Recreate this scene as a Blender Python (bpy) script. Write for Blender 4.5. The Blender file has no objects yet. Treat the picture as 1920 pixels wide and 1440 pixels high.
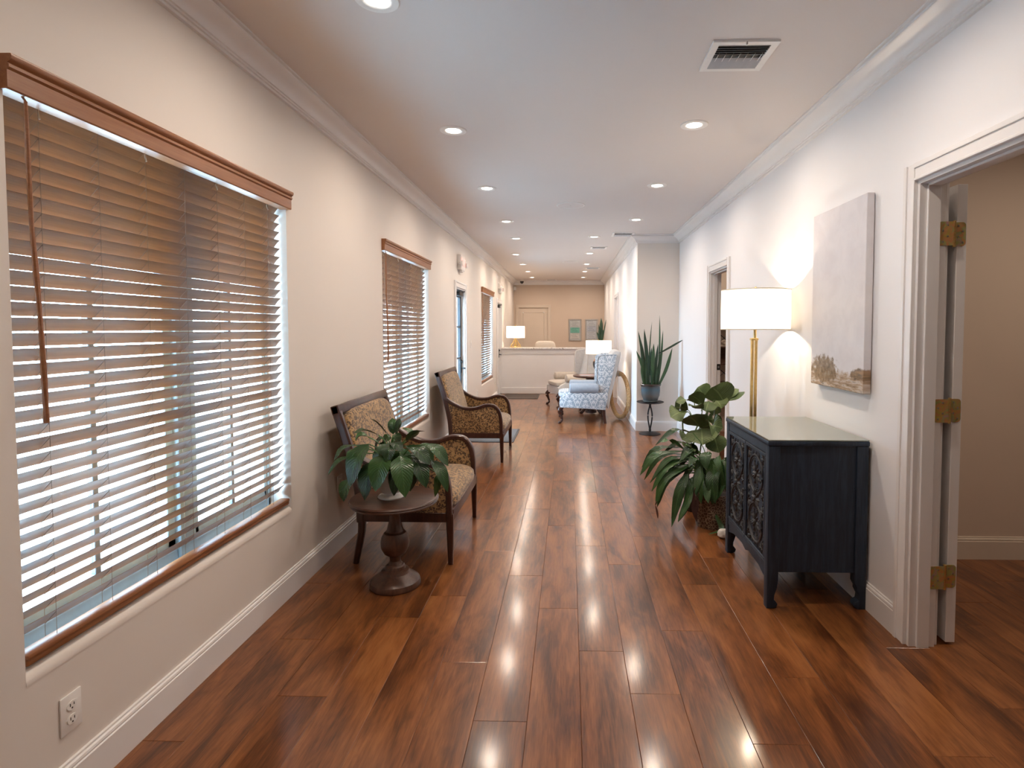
import bpy, bmesh, math, random
from mathutils import Vector, Matrix, noise
random.seed(7)
PI = math.pi
S = bpy.context.scene
COL = S.collection

# ------------------------------------------------------------------ camera
FPX, EYE, VPX, VPY = 1060.0, 1.43, 1067.0, 617.0
yaw, pitch = math.atan(0.0264), math.atan(0.0415)
cam_d = bpy.data.cameras.new('camera'); cam = bpy.data.objects.new('camera', cam_d); COL.objects.link(cam)
cam_d.sensor_width = 36; cam_d.lens = FPX / 1920 * 36; cam_d.clip_start = 0.05
Fv = Vector((-math.sin(yaw) * math.cos(pitch), math.cos(yaw) * math.cos(pitch), -math.sin(pitch)))
Rv = Vector((math.cos(yaw), math.sin(yaw), 0)); Uv = Rv.cross(Fv)
m = Matrix((Rv, Uv, -Fv)).transposed().to_4x4(); m.translation = (0, 0, EYE); cam.matrix_world = m
ax = Vector((0, 1, 0))
cam_d.shift_x = -(VPX - 960 - FPX * ax.dot(Rv) / ax.dot(Fv)) / 1920
cam_d.shift_y = (VPY - 720 + FPX * ax.dot(Uv) / ax.dot(Fv)) / 1920
S.camera = cam

# ------------------------------------------------------------------ world, exposure
W = bpy.data.worlds.new('overcast_sky'); S.world = W; W.use_nodes = True
wn = W.node_tree.nodes; bgn = wn['Background']
bgn.inputs[0].default_value = (0.56, 0.79, 1.0, 1); bgn.inputs[1].default_value = 40.0
S.view_settings.view_transform = 'Standard'; S.view_settings.look = 'None'
S.view_settings.exposure = 0.1; S.view_settings.gamma = 1; S.view_settings.use_curve_mapping = False
cy = S.cycles
cy.max_bounces = 8; cy.diffuse_bounces = 4; cy.glossy_bounces = 3; cy.transmission_bounces = 6; cy.transparent_max_bounces = 12
cy.sample_clamp_indirect = 6; cy.caustics_reflective = False; cy.caustics_refractive = False
cy.use_denoising = True
DOWN_W, DOWN_C = 8.8, (1.0, 0.83, 0.68)          # recessed lights
LAMP_C = (1.0, 0.82, 0.60)                         # table and floor lamps

def portal(y0, y1, z0, z1, x=-1.72):
    d = bpy.data.lights.new('daylight_portal', 'AREA'); d.shape = 'RECTANGLE'; d.size = z1 - z0; d.size_y = y1 - y0
    d.cycles.is_portal = True
    o = bpy.data.objects.new('daylight_portal', d); COL.objects.link(o)
    o.location = (x, (y0 + y1) / 2, (z0 + z1) / 2); o.rotation_euler = (0, -PI / 2, 0)

# ------------------------------------------------------------------ helpers
def tag(o, label=None, cat=None, group=None, kind=None):
    if label: o['label'] = label
    if cat: o['category'] = cat
    if group: o['group'] = group
    if kind: o['kind'] = kind
    return o
def empty(name, loc=(0, 0, 0), rz=0, parent=None):
    o = bpy.data.objects.new(name, None); COL.objects.link(o); o.location = loc; o.rotation_euler = (0, 0, rz)
    o.empty_display_size = 0.05
    if parent: o.parent = parent
    return o
def thing(name, label, cat, loc=(0, 0, 0), rz=0, group=None):
    return tag(empty(name, loc, rz), label, cat, group)
def link_mesh(name, me, parent=None, loc=None):
    o = bpy.data.objects.new(name, me); COL.objects.link(o)
    if parent: o.parent = parent
    if loc: o.location = loc
    return o
def copy_tree(o, parent=None):
    c = o.copy(); COL.objects.link(c); c.parent = parent
    for ch in list(o.children): copy_tree(ch, c)
    return c
V = Vector
def bez(pts, n):
    """Catmull-Rom through points, n samples a span"""
    P = [V(p) for p in pts]; P = [P[0] * 2 - P[1]] + P + [P[-1] * 2 - P[-2]]; out = []
    for i in range(1, len(P) - 2):
        a, b, c, d = P[i - 1:i + 3]
        for k in range(n):
            t = k / n
            out.append(0.5 * (2 * b + (c - a) * t + (2 * a - 5 * b + 4 * c - d) * t * t + (3 * b - a - 3 * c + d) * t ** 3))
    out.append(P[-2]); return out

class MB:
    def __init__(s): s.v = []; s.f = []; s.mi = []; s.cur = 0
    def add(s, vs, fs):
        o = len(s.v); s.v += [tuple(x) for x in vs]; s.f += [[i + o for i in f] for f in fs]; s.mi += [s.cur] * len(fs); return s
    def box(s, x0, x1, y0, y1, z0, z1):
        x0, x1 = min(x0, x1), max(x0, x1); y0, y1 = min(y0, y1), max(y0, y1); z0, z1 = min(z0, z1), max(z0, z1)
        return s.add([(x0, y0, z0), (x1, y0, z0), (x1, y1, z0), (x0, y1, z0), (x0, y0, z1), (x1, y0, z1), (x1, y1, z1), (x0, y1, z1)],
                     [(0, 3, 2, 1), (4, 5, 6, 7), (0, 1, 5, 4), (1, 2, 6, 5), (2, 3, 7, 6), (3, 0, 4, 7)])
    def rbox(s, x0, x1, y0, y1, z0, z1, b=0.005, seg=2):
        bm = bmesh.new(); bmesh.ops.create_cube(bm, size=1)
        for v in bm.verts: v.co = V(((x0 + x1) / 2 + v.co.x * (x1 - x0), (y0 + y1) / 2 + v.co.y * (y1 - y0), (z0 + z1) / 2 + v.co.z * (z1 - z0)))
        bmesh.ops.bevel(bm, geom=bm.edges[:], offset=b, segments=seg, profile=0.5, affect='EDGES')
        bm.verts.index_update()
        s.add([v.co[:] for v in bm.verts], [[v.index for v in f.verts] for f in bm.faces]); bm.free(); return s
    def lathe(s, prof, n=24, c=(0, 0, 0), axis='Z', sq=1.0, caps=True):
        vs, fs = [], []
        for r, z in prof:
            for k in range(n):
                a = 2 * PI * k / n; p = (r * math.cos(a), r * math.sin(a) * sq, z)
                if axis == 'X': p = (p[2], p[0], p[1])
                if axis == 'Y': p = (p[1], p[2], p[0])
                vs.append((c[0] + p[0], c[1] + p[1], c[2] + p[2]))
        for i in range(len(prof) - 1):
            for k in range(n):
                k2 = (k + 1) % n; fs.append((i * n + k, i * n + k2, (i + 1) * n + k2, (i + 1) * n + k))
        ring = prof[0] == prof[-1] or not caps
        if prof[0][0] > 1e-6 and not ring: fs.append(tuple(reversed(range(n))))
        if prof[-1][0] > 1e-6 and not ring: fs.append(tuple(range((len(prof) - 1) * n, len(prof) * n)))
        return s.add(vs, fs)
    def tube(s, pts, rad, n=8, flat=1.0, up=(0, 0, 1)):
        pts = [V(p) for p in pts]; N = len(pts); vs, fs = [], []
        if not hasattr(rad, '__len__'): rad = [rad] * N
        up = V(up)
        for i in range(N):
            t = (pts[min(i + 1, N - 1)] - pts[max(i - 1, 0)]).normalized()
            u = up - t * up.dot(t)
            if u.length < 1e-3: u = V((1, 0, 0)) - t * t.x
            if u.length < 1e-3: u = V((0, 1, 0))
            u.normalize(); w = t.cross(u)
            for k in range(n):
                a = 2 * PI * k / n; vs.append(pts[i] + u * math.cos(a) * rad[i] * flat + w * math.sin(a) * rad[i])
        for i in range(N - 1):
            for k in range(n):
                k2 = (k + 1) % n; fs.append((i * n + k, i * n + k2, (i + 1) * n + k2, (i + 1) * n + k))
        fs.append(tuple(reversed(range(n)))); fs.append(tuple(range((N - 1) * n, N * n)))
        return s.add(vs, fs)
    def bar(s, pts, wy, wt, yc=0, taper=None):
        """rectangular bar following a curve in the xz plane: wy wide in y, wt thick"""
        pts = [V((p[0], 0, p[1])) for p in pts]; N = len(pts); vs, fs = [], []
        for i in range(N):
            t = (pts[min(i + 1, N - 1)] - pts[max(i - 1, 0)]).normalized(); nrm = V((-t.z, 0, t.x))
            k = taper[i] if taper else 1; b = min(wy, wt) * 0.22 * k
            hy, ht = wy / 2 * k, wt / 2 * k
            for (a, c) in ((-hy + b, -ht), (hy - b, -ht), (hy, -ht + b), (hy, ht - b), (hy - b, ht), (-hy + b, ht), (-hy, ht - b), (-hy, -ht + b)):
                vs.append(pts[i] + V((0, yc + a, 0)) + nrm * c)
        for i in range(N - 1):
            for k in range(8):
                k2 = (k + 1) % 8; fs.append((i * 8 + k, i * 8 + k2, (i + 1) * 8 + k2, (i + 1) * 8 + k))
        fs.append(tuple(reversed(range(8)))); fs.append(tuple(range((N - 1) * 8, N * 8)))
        return s.add(vs, fs)
    def prism(s, poly, d0, d1, axis='Y', b=0.0):
        """polygon in the other two axes, extruded d0..d1, with a rounded rim b"""
        n = len(poly); P2 = [V((p[0], p[1])) for p in poly]
        area = sum(P2[i].x * P2[(i + 1) % n].y - P2[(i + 1) % n].x * P2[i].y for i in range(n))
        if area < 0: P2.reverse()
        def inset(d):
            o = []
            for i in range(n):
                a, c, e = P2[i - 1], P2[i], P2[(i + 1) % n]
                n1 = (c - a).normalized(); n2 = (e - c).normalized(); n1 = V((-n1.y, n1.x)); n2 = V((-n2.y, n2.x))
                bis = n1 + n2
                bis = bis.normalized() / max(0.5, bis.normalized().dot(n1)) if bis.length > 1e-4 else n1
                o.append(c + bis * d)
            return o
        def p3(p, d):
            return {'Y': (p.x, d, p.y), 'X': (d, p.x, p.y), 'Z': (p.x, p.y, d)}[axis]
        rings = [(inset(b), d0), (inset(b * .3), d0 + b * .3), (P2, d0 + b), (P2, d1 - b), (inset(b * .3), d1 - b * .3), (inset(b), d1)] if b else [(P2, d0), (P2, d1)]
        vs = [p3(p, d) for r, d in rings for p in r]; fs = []
        for i in range(len(rings) - 1):
            for k in range(n): fs.append((i * n + k, i * n + (k + 1) % n, (i + 1) * n + (k + 1) % n, (i + 1) * n + k))
        fs.append(tuple(reversed(range(n)))); fs.append(tuple(range((len(rings) - 1) * n, len(rings) * n)))
        return s.add(vs, fs)
    def cushion(s, x0, x1, y0, y1, z0, z1, e=0.35, nu=28, nv=14, e2=0.6):
        vs, fs = [], []; c = ((x0 + x1) / 2, (y0 + y1) / 2, (z0 + z1) / 2); h = ((x1 - x0) / 2, (y1 - y0) / 2, (z1 - z0) / 2)
        sp = lambda q, p: math.copysign(abs(q) ** p, q)
        for i in range(nv + 1):
            t = -PI / 2 + PI * i / nv
            for k in range(nu):
                a = 2 * PI * k / nu
                vs.append((c[0] + h[0] * sp(math.cos(t), e2) * sp(math.cos(a), e), c[1] + h[1] * sp(math.cos(t), e2) * sp(math.sin(a), e), c[2] + h[2] * sp(math.sin(t), e2)))
        for i in range(nv):
            for k in range(nu): fs.append((i * nu + k, i * nu + (k + 1) % nu, (i + 1) * nu + (k + 1) % nu, (i + 1) * nu + k))
        return s.add(vs, fs)
    def blob(s, c, r, sc=(1, 1, 1), n=10):
        return s.cushion(c[0] - r * sc[0], c[0] + r * sc[0], c[1] - r * sc[1], c[1] + r * sc[1], c[2] - r * sc[2], c[2] + r * sc[2], e=1, nu=n, nv=max(4, n // 2), e2=1)
    def xf(s, M): s.v = [tuple(M @ V(p)) for p in s.v]; return s
    def mesh(s, name, mat, smooth=True, angle=38):
        me = bpy.data.meshes.new(name); me.from_pydata(s.v, [], s.f)
        bm = bmesh.new(); bm.from_mesh(me); bmesh.ops.remove_doubles(bm, verts=bm.verts, dist=1e-6)
        bmesh.ops.recalc_face_normals(bm, faces=bm.faces)
        if smooth:
            for f in bm.faces: f.smooth = True
            lim = math.radians(angle)
            for e in bm.edges:
                if len(e.link_faces) == 2 and e.calc_face_angle(0) > lim: e.smooth = False
        bm.to_mesh(me); bm.free()
        if mat: me.materials.append(mat)
        return me
    def build(s, name, mat, parent=None, loc=None, smooth=True, angle=38):
        return link_mesh(name, s.mesh(name, mat, smooth, angle), parent, loc)

# ------------------------------------------------------------------ materials
MATS = {}
class NT:
    def __init__(s, name):
        s.m = bpy.data.materials.new(name); s.m.use_nodes = True; s.t = s.m.node_tree; s.n = s.t.nodes; s.l = s.t.links
        s.b = s.n['Principled BSDF']; s.out = s.n['Material Output']
    def node(s, typ, **kw):
        n = s.n.new(typ)
        for k, v in kw.items():
            if k.startswith('i_'):
                n.inputs[k[2:].replace('_', ' ')].default_value = v
            else: setattr(n, k, v)
        return n
    def link(s, a, b): s.l.new(a, b)
    def val(s, x, inp):
        if isinstance(x, (int, float)): inp.default_value = x
        else: s.link(x, inp)
    def math(s, op, a, b=0.0, c=None):
        n = s.node('ShaderNodeMath', operation=op); s.val(a, n.inputs[0]); s.val(b, n.inputs[1])
        if c is not None: s.val(c, n.inputs[2])
        return n.outputs[0]
    def coord(s, scale=(1, 1, 1), kind='Object', rot=(0, 0, 0)):
        c = s.node('ShaderNodeTexCoord'); mp = s.node('ShaderNodeMapping'); s.link(c.outputs[kind], mp.inputs[0])
        mp.inputs['Scale'].default_value = scale; mp.inputs['Rotation'].default_value = rot; return mp.outputs[0]
    def noise(s, vec, scale=5, detail=3, rough=0.5, dist=0.0):
        n = s.node('ShaderNodeTexNoise'); s.link(vec, n.inputs['Vector']); n.inputs['Scale'].default_value = scale
        n.inputs['Detail'].default_value = detail; n.inputs['Roughness'].default_value = rough; n.inputs['Distortion'].default_value = dist
        return n.outputs['Fac']
    def ramp(s, fac, stops, interp='LINEAR'):
        r = s.node('ShaderNodeValToRGB'); r.color_ramp.interpolation = interp; e = r.color_ramp.elements
        while len(e) < len(stops): e.new(0.5)
        for q, (p, c) in zip(e, stops): q.position = p; q.color = (*c, 1) if len(c) == 3 else c
        s.val(fac, r.inputs[0]); return r.outputs[0]
    def mix(s, fac, a, b, mode='MIX'):
        n = s.node('ShaderNodeMix', data_type='RGBA', blend_type=mode); s.val(fac, n.inputs[0])
        for x, i in ((a, 6), (b, 7)):
            if isinstance(x, tuple): n.inputs[i].default_value = (*x, 1)
            else: s.link(x, n.inputs[i])
        return n.outputs[2]
    def bump(s, h, strength=0.2, dist=0.01):
        b = s.node('ShaderNodeBump'); b.inputs['Strength'].default_value = strength; b.inputs['Distance'].default_value = dist
        s.link(h, b.inputs['Height']); s.link(b.outputs[0], s.b.inputs['Normal'])
    def set(s, color=None, rough=None, metal=None, **kw):
        if color is not None:
            if isinstance(color, tuple): s.b.inputs['Base Color'].default_value = (*color, 1)
            else: s.link(color, s.b.inputs['Base Color'])
        if rough is not None: s.val(rough, s.b.inputs['Roughness'])
        if metal is not None: s.val(metal, s.b.inputs['Metallic'])
        for k, v in kw.items(): s.val(v, s.b.inputs[k.replace('_', ' ')])
        return s.m
def mat(name, c, rough=0.5, metal=0.0, var=0.06, scale=30, bump=0.0, **kw):
    """plain painted or cast material with a little procedural mottling"""
    if name in MATS: return MATS[name]
    t = NT(name); nz = t.noise(t.coord(), scale, 3)
    lo = tuple(x * (1 - var) for x in c); hi = tuple(min(1, x * (1 + var)) for x in c)
    t.set(t.ramp(nz, [(0.3, lo), (0.7, hi)]), rough, metal, **kw)
    if bump: t.bump(nz, bump, 0.003)
    MATS[name] = t.m; return t.m
def wood(name, dark, mid, light, stretch=(6, 60, 60), rough=0.35, bump=0.08):
    t = NT(name); v = t.coord(stretch); n1 = t.noise(v, 1.0, 5, 0.6, 0.6); n2 = t.noise(v, 5.0, 3)
    f = t.math('MULTIPLY_ADD', n2, 0.35, t.math('MULTIPLY', n1, 0.75))
    t.set(t.ramp(f, [(0.3, dark), (0.52, mid), (0.75, light)]), rough); t.bump(n2, bump, 0.002); return t.m
def emit(name, c, strength):
    t = NT(name); nz = t.noise(t.coord(), 6, 1)
    t.set((0.9, 0.9, 0.9), 0.4); t.link(t.ramp(nz, [(0, tuple(x * .97 for x in c)), (1, c)]), t.b.inputs['Emission Color']); t.b.inputs['Emission Strength'].default_value = strength
    return t.m
def paint(name, c):
    t = NT(name); v = t.coord(); n1 = t.noise(v, 180, 2); n2 = t.noise(v, 1.5, 2)
    t.set(t.ramp(n2, [(0.3, tuple(x * .985 for x in c)), (0.7, c)]), 0.6); t.bump(n1, 0.06, 0.002); return t.m

M = {}
M['wall'] = paint('wall_paint', (0.78, 0.72, 0.66))
M['daylight_tinted_wall'] = paint('daylight_tinted_wall_paint', (0.88, 0.875, 0.885))  # cool cast of the window daylight painted into the wall colour
M['tan_wall'] = paint('tan_wall_paint', (0.62, 0.50, 0.40))
M['ceiling'] = paint('ceiling_paint', (0.72, 0.66, 0.63))
M['trim'] = mat('trim_paint', (0.83, 0.81, 0.80), 0.35, var=0.015, scale=4)
M['beige_trim'] = mat('beige_trim_paint', (0.66, 0.56, 0.46), 0.4, var=0.02, scale=4)
M['white'] = mat('white_plastic', (0.84, 0.82, 0.79), 0.35, var=0.02)
M['dark_slot'] = mat('dark_slot', (0.03, 0.028, 0.027), 0.6)
M['black_metal'] = mat('black_metal', (0.025, 0.025, 0.028), 0.4, 0.4, var=0.2)
M['grey_metal'] = mat('grey_metal', (0.42, 0.42, 0.43), 0.35, 0.8)
M['vent_grey'] = mat('vent_louver_paint', (0.55, 0.55, 0.57), 0.4, 0.1)
M['brass'] = mat('brushed_brass', (0.72, 0.50, 0.20), 0.3, 0.95, var=0.1, scale=60)
M['bronze_frame'] = mat('dark_window_frame', (0.09, 0.10, 0.115), 0.4, 0.2, var=0.1)
M['window_frame'] = mat('window_frame_paint', (0.36, 0.50, 0.60), 0.45, 0.0, var=0.05)
M['cord'] = mat('ladder_cord', (0.20, 0.13, 0.09), 0.8)
M['light_cord'] = mat('lift_cord', (0.62, 0.52, 0.42), 0.8)
M['blind'] = wood('stained_slat_wood', (0.150, 0.062, 0.021), (0.195, 0.083, 0.029), (0.245, 0.108, 0.040), (60, 3, 60), 0.42, 0.03)
M['blind_rail'] = wood('stained_rail_wood', (0.19, 0.068, 0.023), (0.27, 0.102, 0.036), (0.34, 0.138, 0.052), (60, 3, 60), 0.38, 0.05)
M['mahogany'] = wood('dark_mahogany', (0.022, 0.008, 0.006), (0.045, 0.016, 0.011), (0.075, 0.028, 0.018), (40, 40, 5), 0.28, 0.03)
M['walnut'] = wood('worn_walnut', (0.028, 0.011, 0.007), (0.062, 0.026, 0.015), (0.115, 0.052, 0.030), (8, 40, 40), 0.38, 0.05)
M['walnut_leg'] = wood('turned_walnut', (0.028, 0.011, 0.007), (0.062, 0.026, 0.015), (0.115, 0.052, 0.030), (20, 20, 6), 0.34, 0.05)
M['navy_wood'] = wood('blackened_navy_wood', (0.003, 0.007, 0.015), (0.008, 0.017, 0.034), (0.020, 0.035, 0.060), (45, 45, 3), 0.55, 0.12)
M['ceramic'] = mat('white_ceramic', (0.72, 0.71, 0.69), 0.25, var=0.03, scale=8)
M['soil'] = mat('potting_soil', (0.04, 0.028, 0.02), 0.95, var=0.4, scale=90, bump=0.6)
M['stem'] = mat('plant_stem', (0.12, 0.20, 0.05), 0.5, var=0.2)
M['mat_grey'] = mat('woven_floor_mat', (0.115, 0.095, 0.085), 1.0, var=0.35, scale=220, bump=0.5, Specular_IOR_Level=0.1)
M['cream_leather'] = mat('cream_leather', (0.72, 0.64, 0.55), 0.5, var=0.04, scale=60, bump=0.1)
M['silver'] = mat('silver_frame', (0.55, 0.52, 0.48), 0.3, 0.9)
M['rope'] = mat('jute_rope', (0.52, 0.33, 0.16), 0.9, var=0.3, scale=120, bump=0.5)
M['rock'] = mat('white_quartz', (0.74, 0.71, 0.68), 0.5, var=0.1, scale=25, bump=0.4)
M['concrete'] = mat('concrete_paving', (0.60, 0.59, 0.57), 0.9, var=0.12, scale=3)
M['lens'] = emit('lit_lens', (1.0, 0.93, 0.84), 14)
M['exit_red'] = emit('exit_letters', (1.0, 0.16, 0.12), 1.1)
M['shade_trim'] = mat('shade_trim', (0.75, 0.68, 0.55), 0.6)
t = NT('clear_lit_bulb'); tr = t.node('ShaderNodeBsdfTransparent'); em = t.node('ShaderNodeEmission'); mx = t.node('ShaderNodeMixShader')
t.link(t.ramp(t.noise(t.coord(), 8, 1), [(0, (1, .76, .46)), (1, (1, .80, .52))]), em.inputs[0]); em.inputs[1].default_value = 20; mx.inputs[0].default_value = .15
t.link(tr.outputs[0], mx.inputs[1]); t.link(em.outputs[0], mx.inputs[2]); t.link(mx.outputs[0], t.out.inputs[0]); M['bulb'] = t.m

def shade_mat(name, c):
    t = NT(name); tr = t.node('ShaderNodeBsdfTranslucent'); df = t.node('ShaderNodeBsdfDiffuse'); mx = t.node('ShaderNodeMixShader')
    v = t.coord((1, 1, 1)); nz = t.noise(v, 260, 2)
    col = t.ramp(nz, [(0.3, tuple(x * .95 for x in c)), (0.7, c)])
    t.link(col, tr.inputs[0]); t.link(col, df.inputs[0]); mx.inputs[0].default_value = 0.22
    t.link(tr.outputs[0], mx.inputs[1]); t.link(df.outputs[0], mx.inputs[2]); t.link(mx.outputs[0], t.out.inputs[0]); return t.m
M['shade'] = shade_mat('linen_shade', (0.95, 0.92, 0.86))

def glass_mat():
    t = NT('thin_window_glass'); tr = t.node('ShaderNodeBsdfTransparent'); gl = t.node('ShaderNodeBsdfGlossy'); mx = t.node('ShaderNodeMixShader')
    nz = t.noise(t.coord(), 2, 1); t.link(t.ramp(nz, [(0, (0.90, 0.95, 0.97)), (1, (0.92, 0.96, 0.98))]), tr.inputs[0])
    gl.inputs['Roughness'].default_value = 0.02; lw = t.node('ShaderNodeLayerWeight'); lw.inputs[0].default_value = 0.5
    t.link(t.math('MULTIPLY_ADD', t.math('POWER', lw.outputs['Facing'], 4.0), 0.35, 0.03), mx.inputs[0]); t.link(tr.outputs[0], mx.inputs[1]); t.link(gl.outputs[0], mx.inputs[2]); t.link(mx.outputs[0], t.out.inputs[0]); return t.m
M['glass'] = glass_mat()

def plank_mat():
    t = NT('acacia_plank'); g = t.node('ShaderNodeNewGeometry'); oi = t.node('ShaderNodeObjectInfo')
    rnd = oi.outputs['Random']
    off = t.node('ShaderNodeCombineXYZ'); t.link(t.math('MULTIPLY', rnd, 37.0), off.inputs[0]); t.link(t.math('MULTIPLY', rnd, 91.0), off.inputs[1]); t.link(t.math('MULTIPLY', rnd, 13.0), off.inputs[2])
    ad = t.node('ShaderNodeVectorMath', operation='ADD'); t.link(g.outputs['Position'], ad.inputs[0]); t.link(off.outputs[0], ad.inputs[1])
    def mp(sc):
        n = t.node('ShaderNodeMapping'); n.inputs['Scale'].default_value = sc; t.link(ad.outputs[0], n.inputs[0]); return n.outputs[0]
    big = t.noise(mp((7.5, 1.7, 1)), 1.0, 4, 0.6, 0.7)
    grain = t.noise(mp((70, 5, 1)), 1.0, 4, 0.6, 0.4)
    fine = t.noise(mp((260, 16, 1)), 1.0, 2)
    knot = t.noise(mp((13, 3.6, 1)), 1.0, 3, 0.55, 0.6)
    f = t.math('ADD', t.math('MULTIPLY', big, 0.72), t.math('MULTIPLY', grain, 0.34))
    f = t.math('ADD', f, t.math('MULTIPLY', t.math('SUBTRACT', rnd, 0.5), 0.07))
    f = t.math('ADD', f, t.math('MULTIPLY', t.math('SUBTRACT', fine, 0.5), 0.16))
    c = t.ramp(f, [(0.28, (0.036, 0.011, 0.005)), (0.42, (0.092, 0.030, 0.010)), (0.54, (0.185, 0.062, 0.018)), (0.70, (0.29, 0.108, 0.033))])
    kn = t.ramp(knot, [(0.58, (0, 0, 0)), (0.80, (1, 1, 1))])
    c = t.mix(t.math('MULTIPLY', kn, 0.6), c, (0.028, 0.009, 0.004))
    rg = t.ramp(grain, [(0.3, (0.278, 0.278, 0.278)), (0.7, (0.31, 0.31, 0.31))])
    t.set(c, rg); t.b.inputs['IOR'].default_value = 1.5; t.b.inputs['Specular IOR Level'].default_value = 0.25; t.b.inputs['Coat Weight'].default_value = 0.45; t.b.inputs['Coat Roughness'].default_value = 0.135
    wav = t.noise(mp((26, 9, 1)), 1.0, 2)
    rip = t.noise(mp((120, 30, 1)), 1.0, 2)
    t.bump(t.math('ADD', wav, t.math('MULTIPLY', rip, 0.35)), 0.35, 0.0006); return t.m
M['plank'] = plank_mat()
M['subfloor'] = mat('plank_joint', (0.22, 0.12, 0.07), 0.5, var=0.15)

def leopard():
    t = NT('leopard_fabric'); v = t.coord((1, 1, 1)); nz = t.noise(v, 40, 2)
    dv = t.node('ShaderNodeVectorMath', operation='MULTIPLY_ADD'); nc = t.node('ShaderNodeTexNoise'); nc.inputs['Scale'].default_value = 55
    t.link(v, nc.inputs['Vector']); t.link(nc.outputs['Color'], dv.inputs[0]); dv.inputs[1].default_value = (0.012, 0.012, 0.012); t.link(v, dv.inputs[2])
    vo = t.node('ShaderNodeTexVoronoi'); vo.inputs['Scale'].default_value = 78; t.link(dv.outputs[0], vo.inputs['Vector'])
    ring = t.ramp(vo.outputs['Distance'], [(0.0, (0.35, 0.35, 0.35)), (0.22, (0.45, 0.45, 0.45)), (0.30, (1, 1, 1)), (0.52, (1, 1, 1)), (0.62, (0, 0, 0)), (1, (0, 0, 0))])
    gap = t.ramp(nz, [(0.40, (0, 0, 0)), (0.5, (1, 1, 1))])
    base = t.ramp(t.noise(v, 9, 2), [(0.3, (0.28, 0.155, 0.055)), (0.7, (0.42, 0.255, 0.105))])
    c = t.mix(t.mix(1.0, ring, gap, 'MULTIPLY'), base, (0.030, 0.013, 0.006))
    t.set(c, 0.75); t.b.inputs['Sheen Weight'].default_value = 0.35; t.bump(t.noise(v, 500, 1), 0.2, 0.002); return t.m
M['leopard'] = leopard()

def damask():
    t = NT('damask_fabric'); tc = t.node('ShaderNodeTexCoord'); sp = t.node('ShaderNodeSeparateXYZ'); t.link(tc.outputs['Object'], sp.inputs[0])
    x, z = sp.outputs[0], sp.outputs[2]
    row = t.math('MULTIPLY', t.math('FLOOR', t.math('DIVIDE', z, 0.34)), 0.12)
    u = t.math('PINGPONG', t.math('ADD', x, row), 0.12); vv = t.math('MODULO', t.math('ADD', z, 3.4), 0.34)
    cb = t.node('ShaderNodeCombineXYZ'); t.link(u, cb.inputs[0]); t.link(vv, cb.inputs[1])
    n1 = t.noise(cb.outputs[0], 15, 1, 0.5, 1.6); n2 = t.noise(cb.outputs[0], 42, 2, 0.5, 0.8)
    wv = t.math('ADD', t.math('MULTIPLY', n1, 0.75), t.math('MULTIPLY', n2, 0.25))
    fig = t.ramp(wv, [(0.44, (0, 0, 0)), (0.47, (1, 1, 1)), (0.56, (1, 1, 1)), (0.585, (0, 0, 0))])
    c = t.mix(fig, (0.62, 0.63, 0.65), (0.27, 0.32, 0.38))
    t.set(c, 0.8); t.b.inputs['Sheen Weight'].default_value = 0.2; t.bump(t.noise(t.coord(), 600, 1), 0.15, 0.001); return t.m
M['damask'] = damask()
def fabric(name, c, var=0.12):
    t = NT(name); v = t.coord(); t.set(t.ramp(t.noise(v, 25, 3), [(0.3, tuple(x * (1 - var) for x in c)), (0.7, c)]), 0.85); t.b.inputs['Sheen Weight'].default_value = 0.25
    t.bump(t.noise(v, 600, 1), 0.2, 0.001); return t.m
M['blue_velvet'] = fabric('grey_blue_velvet', (0.33, 0.37, 0.43))
M['beige_fabric'] = fabric('beige_fabric', (0.50, 0.42, 0.34))
M['grey_back'] = fabric('grey_taupe_fabric', (0.52, 0.49, 0.47))

def leaf_mat(name, d, l, rough=0.32, vein=0.35):
    t = NT(name); oi = t.node('ShaderNodeObjectInfo'); v = t.coord(); nz = t.noise(v, 14, 3)
    uv = t.node('ShaderNodeUVMap'); uv.uv_map = 'leaf'; sp = t.node('ShaderNodeSeparateXYZ'); t.link(uv.outputs[0], sp.inputs[0])
    a = t.math('ABSOLUTE', t.math('SUBTRACT', sp.outputs[0], 0.5))
    rib = t.ramp(a, [(0.0, (1, 1, 1)), (0.035, (0, 0, 0))])
    vn = t.math('SINE', t.math('MULTIPLY', t.math('SUBTRACT', sp.outputs[1], t.math('MULTIPLY', a, 0.5)), 90.0))
    side = t.ramp(vn, [(0.9, (0, 0, 0)), (1.0, (0.5, 0.5, 0.5))])
    f = t.math('ADD', t.math('MULTIPLY', nz, 0.6), t.math('MULTIPLY', oi.outputs['Random'], 0.5))
    c = t.ramp(f, [(0.3, d), (0.85, l)])
    c = t.mix(t.math('MULTIPLY', t.math('MAXIMUM', rib, side), vein), c, tuple(min(1, x * 2.4) for x in l))
    t.set(c, rough); t.bump(vn, 0.25, 0.003)
    return t.m
M['leaf_dark'] = leaf_mat('peace_lily_leaf', (0.010, 0.034, 0.011), (0.040, 0.105, 0.026), 0.27)
M['leaf_fig'] = leaf_mat('fig_leaf', (0.060, 0.100, 0.035), (0.155, 0.205, 0.085), 0.45, 0.5)
M['leaf_dry'] = leaf_mat('withered_leaf', (0.045, 0.018, 0.014), (0.10, 0.045, 0.03), 0.7, 0.1)
M['leaf_snake'] = leaf_mat('snake_plant_leaf', (0.010, 0.035, 0.014), (0.040, 0.095, 0.035), 0.35, 0.08)

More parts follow.
